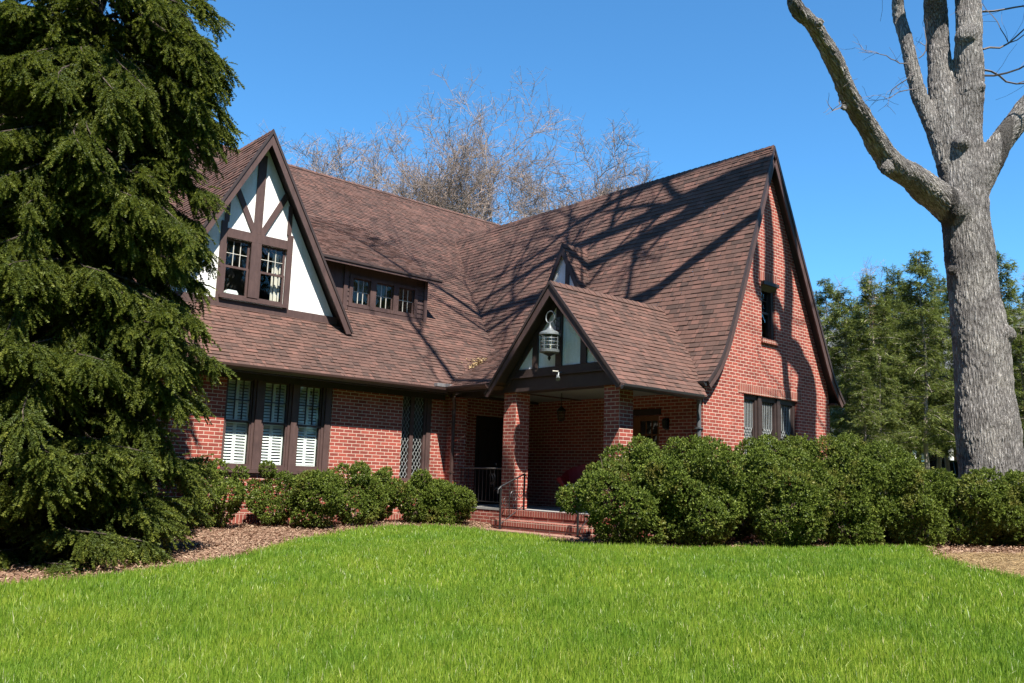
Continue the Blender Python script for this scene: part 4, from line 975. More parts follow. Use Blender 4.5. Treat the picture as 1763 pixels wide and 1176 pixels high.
# ---- armchair on the porch
ch = thing('armchair', 'red wicker armchair standing on the shaded porch floor', 'armchair', (13.55, 13.0, -.59))
def arcp(r0, a0, a1, z, n=14): return [(13.62 + r0 * math.cos(a0 + (a1 - a0) * i / n), 12.95 + r0 * math.sin(a0 + (a1 - a0) * i / n), z(i / n)) for i in range(n + 1)]
mb = MB(); mb.lathe((13.62, 12.95, 0), [(.001, -.24), (.33, -.24), (.36, -.21), (.36, -.19), (.33, -.17), (.001, -.17)], 20); mb.lathe((13.62, 12.95, 0), [(.35, -.24), (.31, -.42), (.33, -.585)], 20); mb.build('seat', M['redwicker'], ch)
mb = MB(); zt_f = lambda k: .02 + .38 * math.sin(math.pi * k) ** 0.8 if 0 < k < 1 else .02
a0, a1 = -2.3, 2.3; n = 18
for i in range(n):
    p, q = a0 + (a1 - a0) * i / n, a0 + (a1 - a0) * (i + 1) / n
    for (ra, rb) in ((.36, .44), (.33, .41)):
        P = lambda r_, t, z: (13.62 + r_ * math.cos(t), 12.95 + r_ * math.sin(t), z)
        mb.face([P(ra, p, -.2), P(ra, q, -.2), P(rb, q, zt_f((i + 1) / n)), P(rb, p, zt_f(i / n))])
mb.build('backrest', M['redwicker'], ch)
for sgn in (-1, 1):
    mb = MB(); tt = sgn * 2.25; mb.tube([(13.62 + .36 * math.cos(tt), 12.95 + .36 * math.sin(tt), -.585), (13.62 + .37 * math.cos(tt), 12.95 + .37 * math.sin(tt), -.1), (13.62 + .47 * math.cos(tt), 12.95 + .47 * math.sin(tt), .03), (13.62 + .42 * math.cos(tt * .7), 12.95 + .42 * math.sin(tt * .7), .12)], [.035, .04, .06, .05], 8); mb.build('armrest', M['redwicker'], ch)
mb = MB(); mb.lathe((13.58, 12.95, 0), [(.001, -.168), (.27, -.165), (.31, -.14), (.31, -.08), (.27, -.055), (.001, -.05)], 20)
tag(mb.build('cushion', M['cushion'], None, (13.58, 12.95, -.17), True), 'pale cushion lying on the seat of the red armchair', 'cushion')
#@@PART2

# ------------------------------------------------------------------ foliage builders (arrays, one mesh per part)
def frames(d):
    """orthonormal frames for unit vectors d (n,3): returns d, a, b"""
    ref = np.where(np.abs(d[:, 2:3]) < .9, np.array([[0, 0, 1.0]]), np.array([[1.0, 0, 0]]))
    a = np.cross(d, ref); a /= np.linalg.norm(a, axis=1, keepdims=True) + 1e-9; return d, a, np.cross(a, d)
def unit(v): return v / (np.linalg.norm(v, axis=-1, keepdims=True) + 1e-9)

def leaf_quads(P, D, Nn, L, W):
    """rhombic leaves: P base, D direction, Nn normal-ish, L length, W width -> verts, faces"""
    D = unit(D); S_ = unit(np.cross(D, Nn)); L = L[:, None]; W = W[:, None]; up = unit(np.cross(S_, D))
    v = np.stack([P, P + D * L * .5 + S_ * W * .5 + up * L * .08, P + D * L, P + D * L * .5 - S_ * W * .5 + up * L * .08], 1)
    n = len(P); return v.reshape(-1, 3), np.arange(n * 4).reshape(n, 4)

def bush_mesh(name, rx, ry, h, n, seed, lumps=26, leafL=0.034):
    """returns a mesh of leaves over a lumpy clipped shrub standing at the origin, and its stems"""
    R = np.random.default_rng(seed); C = []
    for i in range(lumps):
        u = unit(R.normal(size=3)); u[2] = u[2] * .9 + .12; k = R.uniform(.45, .92)
        C.append((u[0] * rx * k, u[1] * ry * k, h * .46 + u[2] * h * .52 * k, R.uniform(.22, .46) * min(rx, ry, h * .6)))
    C.append((0, 0, h * .48, min(rx, ry) * .62)); C.append((0, 0, h * .27, min(rx, ry) * .62)); C = np.array(C)
    per = np.maximum(60, (n * 1.7 * C[:, 3] ** 2 / (C[:, 3] ** 2).sum()).astype(int)); Ps, Ns = [], []
    for (cx_, cy_, cz_, cr), m_ in zip(C, per):
        d = unit(R.normal(size=(m_, 3))); rr = cr * (1 + .15 * np.sin(d[:, 0] * 11 + cx_ * 7) * np.sin(d[:, 1] * 10 + cy_ * 9 + d[:, 2] * 7) + R.normal(0, .06, m_) - np.abs(R.normal(0, .07, m_)) + .22 * (R.random(m_) > .985) * R.random(m_))
        Ps.append(np.array([cx_, cy_, cz_]) + d * rr[:, None] * np.array([1, 1, .92])); Ns.append(d)
    P = np.concatenate(Ps); Nn = np.concatenate(Ns)
    dd = np.min([np.linalg.norm((P - c[:3]) / np.array([1, 1, .92]), axis=1) / c[3] for c in C], axis=0); keep = (dd > .80) & (P[:, 2] > .03 * h)
    P, Nn = P[keep], Nn[keep]
    if len(P) > n: i = R.choice(len(P), n, replace=False); P, Nn = P[i], Nn[i]
    k_ = 8; tips = R.choice(len(P), max(1, len(P) // k_), replace=False); Pt, Nt = P[tips], unit(Nn[tips] + R.normal(0, .35, (len(tips), 3)) + np.array([0, 0, .25])); m2 = len(Pt)
    _, A_, B_ = frames(Nt); ph = R.uniform(0, 6.28, (m2, 1)) + np.arange(k_)[None] * 2.4; el = np.linspace(.15, 1.15, k_)[None] + R.normal(0, .12, (m2, k_))   # leaves spiral down each shoot tip
    D = (Nt[:, None] * np.cos(el)[..., None] + (A_[:, None] * np.cos(ph)[..., None] + B_[:, None] * np.sin(ph)[..., None]) * np.sin(el)[..., None]).reshape(-1, 3)
    P = (Pt[:, None] - Nt[:, None] * (np.arange(k_)[None, :, None] * .0045) + R.normal(0, .003, (m2, k_, 3))).reshape(-1, 3); n = len(P); tone = np.repeat(R.beta(2, 2, m2), k_)
    Q = unit(np.repeat(Nt, k_, 0) + D * .2 + R.normal(0, .25, (n, 3)))
    v, f = leaf_quads(P, D, Q, leafL * 1.12 * R.uniform(.7, 1.2, n), leafL * .60 * R.uniform(.75, 1.25, n))
    lump = np.sin(P[:, 0] * 5.1 + seed) * np.sin(P[:, 1] * 4.3) * .5 + .5
    rnd = np.clip(R.beta(1.6, 2.4, n) * .5 + .36 * tone + .14 * lump * R.random(n) + .12 * (R.random(n) > .94), 0, 1)
    st = MB(); rs = random.Random(seed)
    for i in range(12):
        a = rs.uniform(0, 6.28); r1 = rs.uniform(.3, .62); st.tube([(rs.uniform(-.08, .08), rs.uniform(-.08, .08), -.1), (math.cos(a) * rx * r1 * .4, math.sin(a) * ry * r1 * .4, h * .25), (math.cos(a) * rx * r1, math.sin(a) * ry * r1, h * rs.uniform(.45, .8))], [.016, .012, .005], 5, False)
    return v, f, rnd, st

def bush(label, x, y, rx, ry, h, n, seed, rot=0.0, group=None, leafL=0.034):
    n = int(n * 3.6); leafL *= 1.06
    if group == GR: h *= 1.12; rx *= 1.12; ry *= 1.05; n = int(n * 1.25)
    z = g(x, y); t = thing('holly_shrub', label, 'shrub', (x, y, z - .03), group)
    v, f, rnd, st = bush_mesh('foliage', rx, ry, h, n, seed, leafL=leafL)
    o = np.array([x, y, z - .03]); link_mesh('foliage', v + o, f, M['boxleaf'], t, None, None, rnd)
    st.v = [q + Vector(o) for q in st.v]; st.build('stem', M['stem'], t); return t

GL, GR = 'clipped shrubs along the long brick front', 'shrubs of the big hedge before the gable'
for a in (
    ('dark clipped shrub beside the conifer, under the left end of the shuttered window', 6.50, 14.90, .56, .52, 1.22, 8500, 31),
    ('clipped shrub under the middle of the big shuttered window', 7.62, 14.90, .48, .48, 1.20, 7500, 32),
    ('low shrub with twiggy foot in front of the shuttered window right light', 8.18, 14.35, .58, .50, 1.06, 8500, 33),
    ('round clipped shrub just right of the shuttered window', 9.15, 14.70, .62, .55, 1.20, 8800, 34),
    ('upright shrub close to the wall left of the lattice window', 10.05, 15.20, .40, .40, 1.22, 6000, 35),
    ('round bright shrub in front of the lattice window', 10.62, 14.70, .52, .50, 1.14, 8500, 36),
    ('shrub behind the last round one, beside the downspout', 11.35, 15.05, .38, .38, 1.00, 5000, 38),
    ('round shrub next to the porch balustrade, last of the row at the steps', 11.30, 14.35, .47, .46, 1.02, 8000, 37)):
    bush(*a[:8], group=GL)
for a in (
    ('big rounded shrub right beside the brick steps, leftmost of the hedge', 10.70, 9.25, .90, .80, 1.62, 18000, 73),
    ('shrub in the hedge second from the steps, at the front by the lawn', 11.60, 8.35, .70, .68, 1.40, 14000, 42),
    ('shrub standing behind in the hedge before the glazed porch door', 12.15, 9.35, .70, .7, 1.62, 13000, 43),
    ('shrub behind in the hedge below the grey gable downspout', 13.10, 8.95, .70, .7, 1.64, 13000, 44),
    ('shrub with bronze leaf tips at the hedge front below the lower gable window', 12.65, 7.60, .80, .7, 1.48, 15000, 45),
    ('tallest hedge shrub, under the lower gable window', 14.25, 8.60, .85, .8, 1.80, 16000, 46),
    ('hedge shrub before the right corner of the gable', 15.55, 8.35, .85, .8, 1.82, 15000, 47),
    ('shrub at the hedge front to the right of the bronze tipped one', 13.80, 7.10, .72, .66, 1.36, 14000, 48),
    ('hedge shrub standing left of the oak trunk, behind the front row', 15.55, 7.30, .75, .7, 1.50, 13000, 49),
    ('front hedge shrub between lawn corner and oak trunk', 14.85, 6.45, .66, .62, 1.22, 12000, 50),
    ('hedge shrub just left of the oak trunk foot at the straw patch', 15.75, 5.95, .68, .6, 1.20, 12500, 51),
    ('hedge shrub directly in front of the oak trunk', 16.35, 5.40, .64, .6, 1.12, 11500, 52),
    ('hedge shrub right of the oak trunk at the picture edge', 16.85, 4.80, .74, .62, 1.20, 12000, 53),
    ('hedge shrub beyond the right picture edge next to the straw patch', 17.30, 4.05, .7, .65, 1.08, 9000, 54)):
    bush(*a[:8], group=GR, leafL=0.036)

# ---- spruce
def needle_sprig(R, n=54, L=.19, nl=.027):
    """one shaggy shoot along +X: triangles of needles around the shoot"""
    x = R.uniform(0, 1, n) ** .9; a = R.uniform(0, 2 * np.pi, n)
    P = np.stack([x * L, np.zeros(n), -.018 * x ** 2], 1)
    D = unit(np.stack([np.full(n, .75) + R.normal(0, .15, n), np.cos(a), np.sin(a) * .8 + .15], 1)); ln = nl * R.uniform(.75, 1.25, n) * (1 - .35 * x)
    S_ = unit(np.cross(D, R.normal(size=(n, 3)))); wd = .0062
    return np.stack([P - S_ * wd, P + S_ * wd, P + D * ln[:, None]], 1)            # (n,3,3)
def spruce(label, x, y, H, z0w, seed):
    z = g(x, y); t = thing('spruce_tree', label, 'conifer', (x, y, z - .1)); R = np.random.default_rng(seed); rs = random.Random(seed)
    o = Vector((x, y, z - .1)); mb = MB()
    mb.tube([o + Vector((.10 * math.sin(k * .9), .08 * math.cos(k * 1.3), H * k / 10)) for k in range(11)], [.30 * (1 - k / 10.6) ** .9 for k in range(11)], 12); mb.build('trunk', M['conebark'], t, smooth=True)
    prof = lambda zz: np.interp(zz, [0, .5, 1.5, 3, 5, 7, 9, 12, H], [1.42, 1.52, 1.55, 1.58, 1.56, 1.50, 1.35, 1.0, .1])
    SP, SD, SU, TW = [], [], [], MB(); DT = MB()
    zz = .12
    while zz < H - .3:
        dense = 1 if zz < 8 else .4
        for k in range(rs.choice((5, 6, 7)) if dense == 1 else 4):
            az = rs.uniform(0, 2 * math.pi); Rr = prof(zz) * rs.uniform(.55, 1.16); dz = rs.uniform(-.35, .35)
            droop = rs.uniform(.15, .50) if zz > 1.4 else rs.uniform(.04, .18)
            n_ = 12; pts = []
            for i in range(n_):
                s_ = i / (n_ - 1); wob = .10 * math.sin(s_ * 5 + az * 3)
                r_ = .15 + s_ * Rr; zz_ = zz + dz + .30 * math.sin(s_ * 1.4) * .6 - droop * Rr * s_ ** 1.8 * 1.6 + .16 * max(0, s_ - .72) * 2
                a2 = az + wob; pts.append(o + Vector((r_ * math.cos(a2), r_ * math.sin(a2), max(.12, zz_))))
            TW.tube(pts, [.026 * (1 - .85 * i / n_) for i in range(n_)], 5, False)
            P = np.array(pts); m_ = int((310 if dense == 1 else 80) * Rr / 1.5)
            kk = 10; nb = max(5, int(m_ / kk)); s_ = np.clip(R.beta(1.6, 1.0, nb), .06, 1); idx = s_ * (n_ - 1); i0 = np.minimum(idx.astype(int), n_ - 2); fr = (idx - i0)[:, None]
            Q = P[i0] * (1 - fr) + P[i0 + 1] * fr; tg = unit(P[i0 + 1] - P[i0]); sd = unit(np.cross(tg, np.array([0, 0, 1.0]))); sgn = R.choice([-1, 1], nb)[:, None]
            ln_ = R.uniform(.14, .46, nb)[:, None] * (1.25 - .6 * s_[:, None]); hang = R.uniform(.15, 1.1, nb)[:, None]
            bd = unit(tg * R.uniform(.4, 1.0, (nb, 1)) + sd * sgn * R.uniform(.2, 1.0, (nb, 1)) + np.array([0, 0, -1.0]) * hang * .8)
            kx = (np.arange(kk)[None, :, None] + R.uniform(0, 1, (nb, kk, 1))) / kk                                       # shoots crowd along each branchlet
            Q2 = Q[:, None] + bd[:, None] * ln_[:, None] * kx + np.array([0, 0, -1.0]) * (.10 * kx ** 2 * hang[:, None]) + R.normal(0, .012, (nb, kk, 3))
            s2 = unit(np.cross(bd, np.array([0, 0, 1.0]))); D = unit(bd[:, None] * 1.0 + s2[:, None] * R.choice([-1, 1], (nb, kk, 1)) * R.uniform(0, .75, (nb, kk, 1)) * (1 - .7 * kx) + np.array([0, 0, -.12]) + R.normal(0, .14, (nb, kk, 3)))
            SP.append(Q2.reshape(-1, 3)); SD.append(D.reshape(-1, 3))
            tip = P[-1][None] + R.normal(0, .03, (3, 3)); SP.append(tip - unit((P[-1] - P[-2])[None]) * .05); SD.append(unit(np.repeat(unit((P[-1] - P[-2])[None]), 3, 0) + R.normal(0, .35, (3, 3))))
            if rs.random() < .10:
                a_ = Vector(P[6]); q = a_ + Vector((rs.uniform(-.3, .3), rs.uniform(-.5, .1), -rs.uniform(.1, .4)))
                DT.tube([a_, (a_ + q) / 2 + Vector((0, 0, .06)), q, q + Vector((rs.uniform(-.1, .1), -.1, -.15))], [.010, .008, .005, .002], 4, False)
                for _ in range(4): DT.tube([q.lerp(a_, rs.random()), q + Vector((rs.uniform(-.2, .2), rs.uniform(-.2, .1), -rs.uniform(.1, .35)))], [.004, .002], 3, False)
        zz += rs.uniform(.10, .155) if dense == 1 else .34
    P = np.concatenate(SP); D = np.concatenate(SD); n = len(P); D, A, B = frames(D)
    sc_ = R.uniform(.85, 1.65, n); out_v, rnds = [], []
    tmpl = [needle_sprig(R) for _ in range(5)]; which = R.integers(0, 5, n)
    for k in range(5):
        i = np.where(which == k)[0]; T_ = tmpl[k]                                   # rotate every shoot into place
        V = P[i][:, None, None, :] + sc_[i][:, None, None, None] * (T_[None, :, :, 0:1] * D[i][:, None, None, :] + T_[None, :, :, 1:2] * A[i][:, None, None, :] + T_[None, :, :, 2:3] * B[i][:, None, None, :])
        out_v.append(V.reshape(-1, 3)); tip = T_[:, 0, 0] / .19
        rr = np.clip(R.beta(2, 2.4, (len(i), 1)) * .55 + .30 * tip[None] ** 2 + R.normal(0, .1, (len(i), T_.shape[0])), 0, 1); rnds.append(rr.ravel())
    V = np.concatenate(out_v); link_mesh('crown', V, np.arange(len(V)).reshape(-1, 3), M['needle'], t, None, None, np.concatenate(rnds))
    TW.build('branches', M['conebark'], t); DT.build('dead_twigs', M['twig_grey'], t)['kind'] = 'stuff'; print('SPRIGS', n); return t, n
spr, nsp = spruce('tall dense dark green spruce with drooping sprays at the left of the house', 3.10, 12.35, 15.0, 0, 61)

# ---- recursive bare trees
def grow(rs, segs, p, d, L, r, depth, up=.10, spread=.55, minr=.006, nper=4, split=(2, 3), bend=.16, leafy=None):
    pts = [p]; rad = [r]; q = p.copy(); dd = d.copy()
    for i in range(nper):
        dd = (dd + Vector((rs.gauss(0, bend), rs.gauss(0, bend), rs.gauss(0, bend) + up))).normalized(); q = q + dd * (L / nper); pts.append(q.copy()); rad.append(max(minr * .7, r * (1 - .42 * (i + 1) / nper)))
    segs.append((pts, rad, depth))
    if depth == 0: return
    for k in range(rs.choice(split)):
        f_ = rs.uniform(.45, 1.0) if k else 1.0; j = min(nper, max(1, int(round(f_ * nper)))); base = pts[j]
        a = Vector((rs.gauss(0, 1), rs.gauss(0, 1), rs.gauss(0, .6))); a = (a - dd * a.dot(dd)).normalized(); sp = spread * rs.uniform(.6, 1.3) * (.55 if k == 0 else 1.0)
        grow(rs, segs, base, (dd + a * sp).normalized(), L * rs.uniform(.66, .86), max(minr, rad[j] * rs.uniform(.6, .8)), depth - 1, up, spread, minr, nper, split, bend)
    if depth <= 2:
        for k in range(3 if minr < .0068 and minr > .0062 else 2):
            j = rs.randint(1, nper); a = Vector((rs.gauss(0, 1), rs.gauss(0, 1), rs.gauss(0, .7))).normalized()
            grow(rs, segs, pts[j], (dd * .4 + a).normalized(), L * .55, minr, 0, up, spread, minr, 3, split, bend)
def bare_proto(seed, H, r0, spread, lean):
    rs = random.Random(seed); big, mid, small = MB(), MB(), MB()
    def limb(p, d, L, r, dep, up):
        n_ = 6; pts, rad = [p], [r]; q = p.copy(); dd = d.copy()
        for i in range(n_):
            dd = (dd + Vector((rs.gauss(0, .15), rs.gauss(0, .15), rs.gauss(0, .12) + up))).normalized(); q = q + dd * (L / n_); pts.append(q.copy()); rad.append(max(.007, r * (1 - .5 * (i + 1) / n_)))
        (big if dep >= 3 else mid).tube(pts, rad, 7 if dep >= 4 else (5 if dep >= 2 else 3), False)
        if dep > 0:
            for k in range(rs.choice((2, 3, 3) if dep > 1 else (2, 3))):
                j = n_ if k == 0 else rs.randint(2, n_); t_ = (pts[j] - pts[j - 1]).normalized(); a = Vector((rs.gauss(0, 1), rs.gauss(0, 1), rs.gauss(0, .7))); a = (a - t_ * a.dot(t_)).normalized()
                limb(pts[j], (t_ + a * spread * (rs.uniform(.35, .6) if k == 0 else rs.uniform(.8, 1.5))).normalized(), L * rs.uniform(.62, .84), max(.013, rad[j] * (rs.uniform(.8, 1.0) if k == 0 else rs.uniform(.5, .75))), dep - 1, up)
        if dep <= 2:
            for k in range(7 if dep else 8):
                j = rs.randint(1, n_); t_ = (pts[j] - pts[j - 1]).normalized(); a = Vector((rs.gauss(0, 1), rs.gauss(0, 1), rs.gauss(.25, .7))).normalized(); v = (t_ * .7 + a).normalized(); l_ = rs.uniform(.35, .95)
                m_ = pts[j] + v * l_ * .5 + Vector((0, 0, rs.uniform(-.03, .06))); e = pts[j] + v * l_ + Vector((rs.gauss(0, .06), rs.gauss(0, .06), rs.uniform(-.05, .14)))
                small.tube([pts[j], m_, e], [.0085, .007, .004], 3, False)
                for _ in range(2):
                    v2 = (v + Vector((rs.gauss(0, .8), rs.gauss(0, .8), rs.gauss(.15, .6)))).normalized(); small.tube([m_.lerp(e, rs.random()), m_ + v2 * rs.uniform(.2, .5)], [.006, .0035], 3, False)
    T_ = [Vector((0, 0, -.3)), Vector((lean * .3, 0, H * .14)), Vector((lean, .1, H * .28))]; big.tube(T_, [r0 * 1.15, r0, r0 * .85], 9, False)
    for k in range(4):
        az = k * 1.57 + rs.uniform(-.5, .5); t_ = rs.uniform(.42, .85); limb(T_[2] - Vector((0, 0, rs.uniform(0, H * .05))), Vector((math.cos(az) * t_, math.sin(az) * t_, 1)).normalized(), H * rs.uniform(.23, .29), r0 * rs.uniform(.62, .82), 5, .035)
    for mb_ in (mid,): small.v_off = len(small.v); o_ = len(small.v); small.v += mid.v; small.f += [[i + o_ for i in f] for f in mid.f]; small.r += mid.r; small.uv += mid.uv
    return big, small
PROTO = {}; PH = {}
def place_bare(label, k, x, y, z, ztop, rz, group):
    s = 1.0
    t = thing('bare_tree', label, 'tree', (x, y, z), group); t.scale = (s, s, s); t.rotation_euler = (0, 0, rz)
    if k not in PROTO:
        big, small = bare_proto(*BARE[k]); r = bpy.data.objects.new('x', None)
        me = []
        for b, nm, mt in ((big, 'trunk', M['barebark']), (small, 'branches', M['baretwig'])):
            o = b.build(nm, mt, None); me.append((nm, o.data)); bpy.data.objects.remove(o)
        bpy.data.objects.remove(r); PROTO[k] = me; PH[k] = max(v.co.z for v in me[1][1].vertices)
    s = (ztop - z) / PH[k]; t.scale = (s, s, s)
    for nm, d in PROTO[k]:
        o = bpy.data.objects.new(nm, d); COL.objects.link(o); o.parent = t
BARE = {0: (3, 17, .36, .62, .5), 1: (8, 15, .30, .72, -.4), 2: (14, 15, .28, .58, .3)}
def topz(px, py, D):
    d = CF + CR * ((px - 881.5) / 1499) - CU * ((py - 588) / 1499); return d.z * D / (d.x * FH.x + d.y * FH.y)
def at(px, D, z=0.0):
    """ground point seen at photo column px at depth D metres along the view axis"""
    v = FH * D + RH * ((px - 881.5) / 1499 * D); return v.x, v.y
GB = 'bare trees behind the house'
for lab, k, px, py, D, rz in (
    ('tall bare budding tree, highest above the roof valley', 0, 800, 105, 44, 3.3),
    ('bare twiggy tree right behind the dormer peak, lowest of those over the roof', 1, 545, 235, 50, 2.0),
    ('bare tree between the dormer peak and the tallest bare tree', 2, 655, 258, 50, 4.0),
    ('slender bare tree just right of the tallest one over the wing roof', 2, 900, 222, 48, 1.1),
    ('bare tree farthest right over the wing roof ridge', 1, 985, 232, 46, 5.2),
    ('thin bare tree behind the hemlocks close to the gable', 1, 1430, 495, 70, .8),
    ('thin bare tree rising between the hemlocks and the oak trunk', 2, 1560, 455, 70, 3.0),
    ('bare tree at the far right beyond the oak trunk', 0, 1790, 440, 75, 2.2)):
    x, y = at(px, D); z = g(x, y) - .2; place_bare(lab, k, x, y, z, topz(px, py, D), rz, GB)

# ---- hemlocks on the right
def hemlock_proto(seed, H):
    R = np.random.default_rng(seed); rs = random.Random(seed); tr = MB()
    tr.tube([Vector((.05 * math.sin(i), .05 * math.cos(i * 1.4), H * i / 8 - .1)) for i in range(9)], [.10 * (1 - i / 8.2) for i in range(9)], 8, False)
    P, D, Nn, S_ = [], [], [], []
    z = H * .26
    while z < H:
        k = (z / H); Rr = (1.9 * (1 - k) ** .7 + .12) * rs.uniform(.5, 1.15); az = rs.uniform(0, 6.28); d = Vector((math.cos(az), math.sin(az), rs.uniform(-.15, .55))); n_ = 7; pts = []
        for i in range(n_):
            s_ = i / (n_ - 1); pts.append(Vector((d.x * Rr * s_, d.y * Rr * s_, z + d.z * Rr * s_ - .30 * Rr * s_ * s_)))
        tr.tube(pts, [.018 * (1 - i / n_) + .003 for i in range(n_)], 4, False)
        m_ = int(46 * Rr) + 7; s_ = R.uniform(.12, 1.05, m_); side = R.normal(0, .22, m_) * (1.1 - .5 * s_) * Rr * .6
        px_, py_ = -d.y, d.x
        for i in range(m_):
            s1 = min(s_[i], 1); P.append((d.x * Rr * s_[i] + px_ * side[i], d.y * Rr * s_[i] + py_ * side[i], z + d.z * Rr * s1 - .30 * Rr * s1 * s1 - abs(side[i]) * .3 + R.normal(0, .075)))
            D.append((d.x + px_ * np.sign(side[i]) * .7, d.y + py_ * np.sign(side[i]) * .7, -.25)); Nn.append((R.normal(0, .35), R.normal(0, .35), 1)); S_.append(R.uniform(.7, 1.3))
        z += rs.uniform(.04, .095) * (1.25 - .5 * k)
    P, D, Nn, S_ = (np.array(q, float) for q in (P, D, Nn, S_))
    V, rn = [], []
    for j in range(7):                                                            # each spray is a fan of slim leaflets
        ang = (j - 3) * .36; A = unit(np.cross(D, Nn)); dj = unit(D) * math.cos(ang) + A * math.sin(ang) + R.normal(0, .28, D.shape)
        v, f = leaf_quads(P + unit(D) * (.02 * abs(j - 3)), dj, Nn, .15 * S_ * R.uniform(.6, 1.3, len(P)), .020 * S_); V.append(v); rn.append(R.beta(2, 2.2, len(P)))
    V = np.concatenate(V); return tr, V, np.concatenate(rn)
HP = []
for sd, H in ((71, 8.0), (72, 9.0), (73, 7.2)):
    tr, V, rn = hemlock_proto(sd, H); a = tr.build('trunk', M['barebark'], None); b = link_mesh('crown', V, np.arange(len(V)).reshape(-1, 4), M['hemlock'], None, None, None, rn)
    HP.append((a.data, b.data)); bpy.data.objects.remove(a); bpy.data.objects.remove(b)
GH = 'hemlocks between the gable and the neighbour house'
for lab, k, px, py, D, rz in (
    ('sparse hemlock showing beside the right gable corner', 2, 1462, 500, 27, .3),
    ('thin hemlock second from the gable corner', 0, 1510, 478, 25, 1.9),
    ('tallest bright green hemlock, close left of the oak trunk', 1, 1598, 430, 25, 3.3),
    ('hemlock standing between the tallest one and the gable', 0, 1548, 466, 29, 4.4),
    ('low yellowish hemlock left of the white porch columns of the neighbour house', 2, 1520, 610, 23, 5.0),
    ('low hemlock near the ground by the gable corner', 2, 1490, 640, 22, 2.6),
    ('hemlock partly hidden behind the oak trunk', 1, 1668, 470, 28, 1.2),
    ('hemlock right of the oak trunk at the picture edge', 0, 1742, 440, 27, 2.9),
    ('small hemlock right of the oak trunk near the hedge', 2, 1768, 560, 21, 4.1),
    ('far pale hemlock behind the other hemlocks', 1, 1430, 480, 36, .9),
    ('hemlock directly behind the right eave tip of the gable', 0, 1478, 520, 31, 5.5),
    ('broad hemlock in the second row hiding the neighbour roof', 1, 1535, 500, 34, 2.2),
    ('second row hemlock behind the tallest bright green one', 2, 1580, 485, 33, .1),
    ('second row hemlock left of the oak trunk', 0, 1630, 480, 32, 3.9),
    ('second row hemlock right of the oak trunk', 1, 1725, 500, 33, 4.9),
    ('slim hemlock between the gable corner and the second hemlock', 2, 1488, 540, 29, 3.1),
    ('slim hemlock in the gap before the neighbour gable', 0, 1530, 525, 27, 5.9),
    ('slim back row hemlock left of the tallest one', 1, 1562, 505, 37, 4.0),
    ('slim back row hemlock touching the left side of the oak trunk', 2, 1615, 520, 30, .6),
    ('slim hemlock just right of the oak trunk', 2, 1730, 540, 30, 1.8),
    ('hemlock beyond the right picture edge', 0, 1800, 470, 30, 2.4)):
    x, y = at(px, D); t = thing('hemlock_tree', lab, 'conifer', (x, y, g(x, y)), GH); s = (topz(px, py, D) - g(x, y)) / (8.0, 9.0, 7.2)[k]; t.scale = (s, s, s); t.rotation_euler = (0, 0, rz)
    for nm, d in zip(('trunk', 'crown'), HP[k]): o = bpy.data.objects.new(nm, d); COL.objects.link(o); o.parent = t

# ---- the oak
OX, OY = 16.95, 6.02; OZ = g(OX, OY)
oak = thing('oak_tree', 'massive grey-barked leafless oak with heavy forked limbs right of the house', 'tree', (OX, OY, OZ - .2))
def V3(*p): return Vector(p)
def spline(pts, rad, m_=6):
    P = [Vector(p) for p in pts]; out, ro = [], []
    for i in range(len(P) - 1):
        p0, p1, p2, p3 = P[max(i - 1, 0)], P[i], P[i + 1], P[min(i + 2, len(P) - 1)]
        for k in range(m_):
            t = k / m_; out.append(.5 * ((2 * p1) + (p2 - p0) * t + (2 * p0 - 5 * p1 + 4 * p2 - p3) * t * t + (3 * p1 - p0 - 3 * p2 + p3) * t ** 3)); ro.append(rad[i] * (1 - t) + rad[i + 1] * t)
    return out + [P[-1]], ro + [rad[-1]]
def oc(px, py, D):
    d = CF + CR * ((px - 881.5) / 1499) - CU * ((py - 588) / 1499); return tuple(d * (D / (d.x * FH.x + d.y * FH.y)))
D0 = 15.7
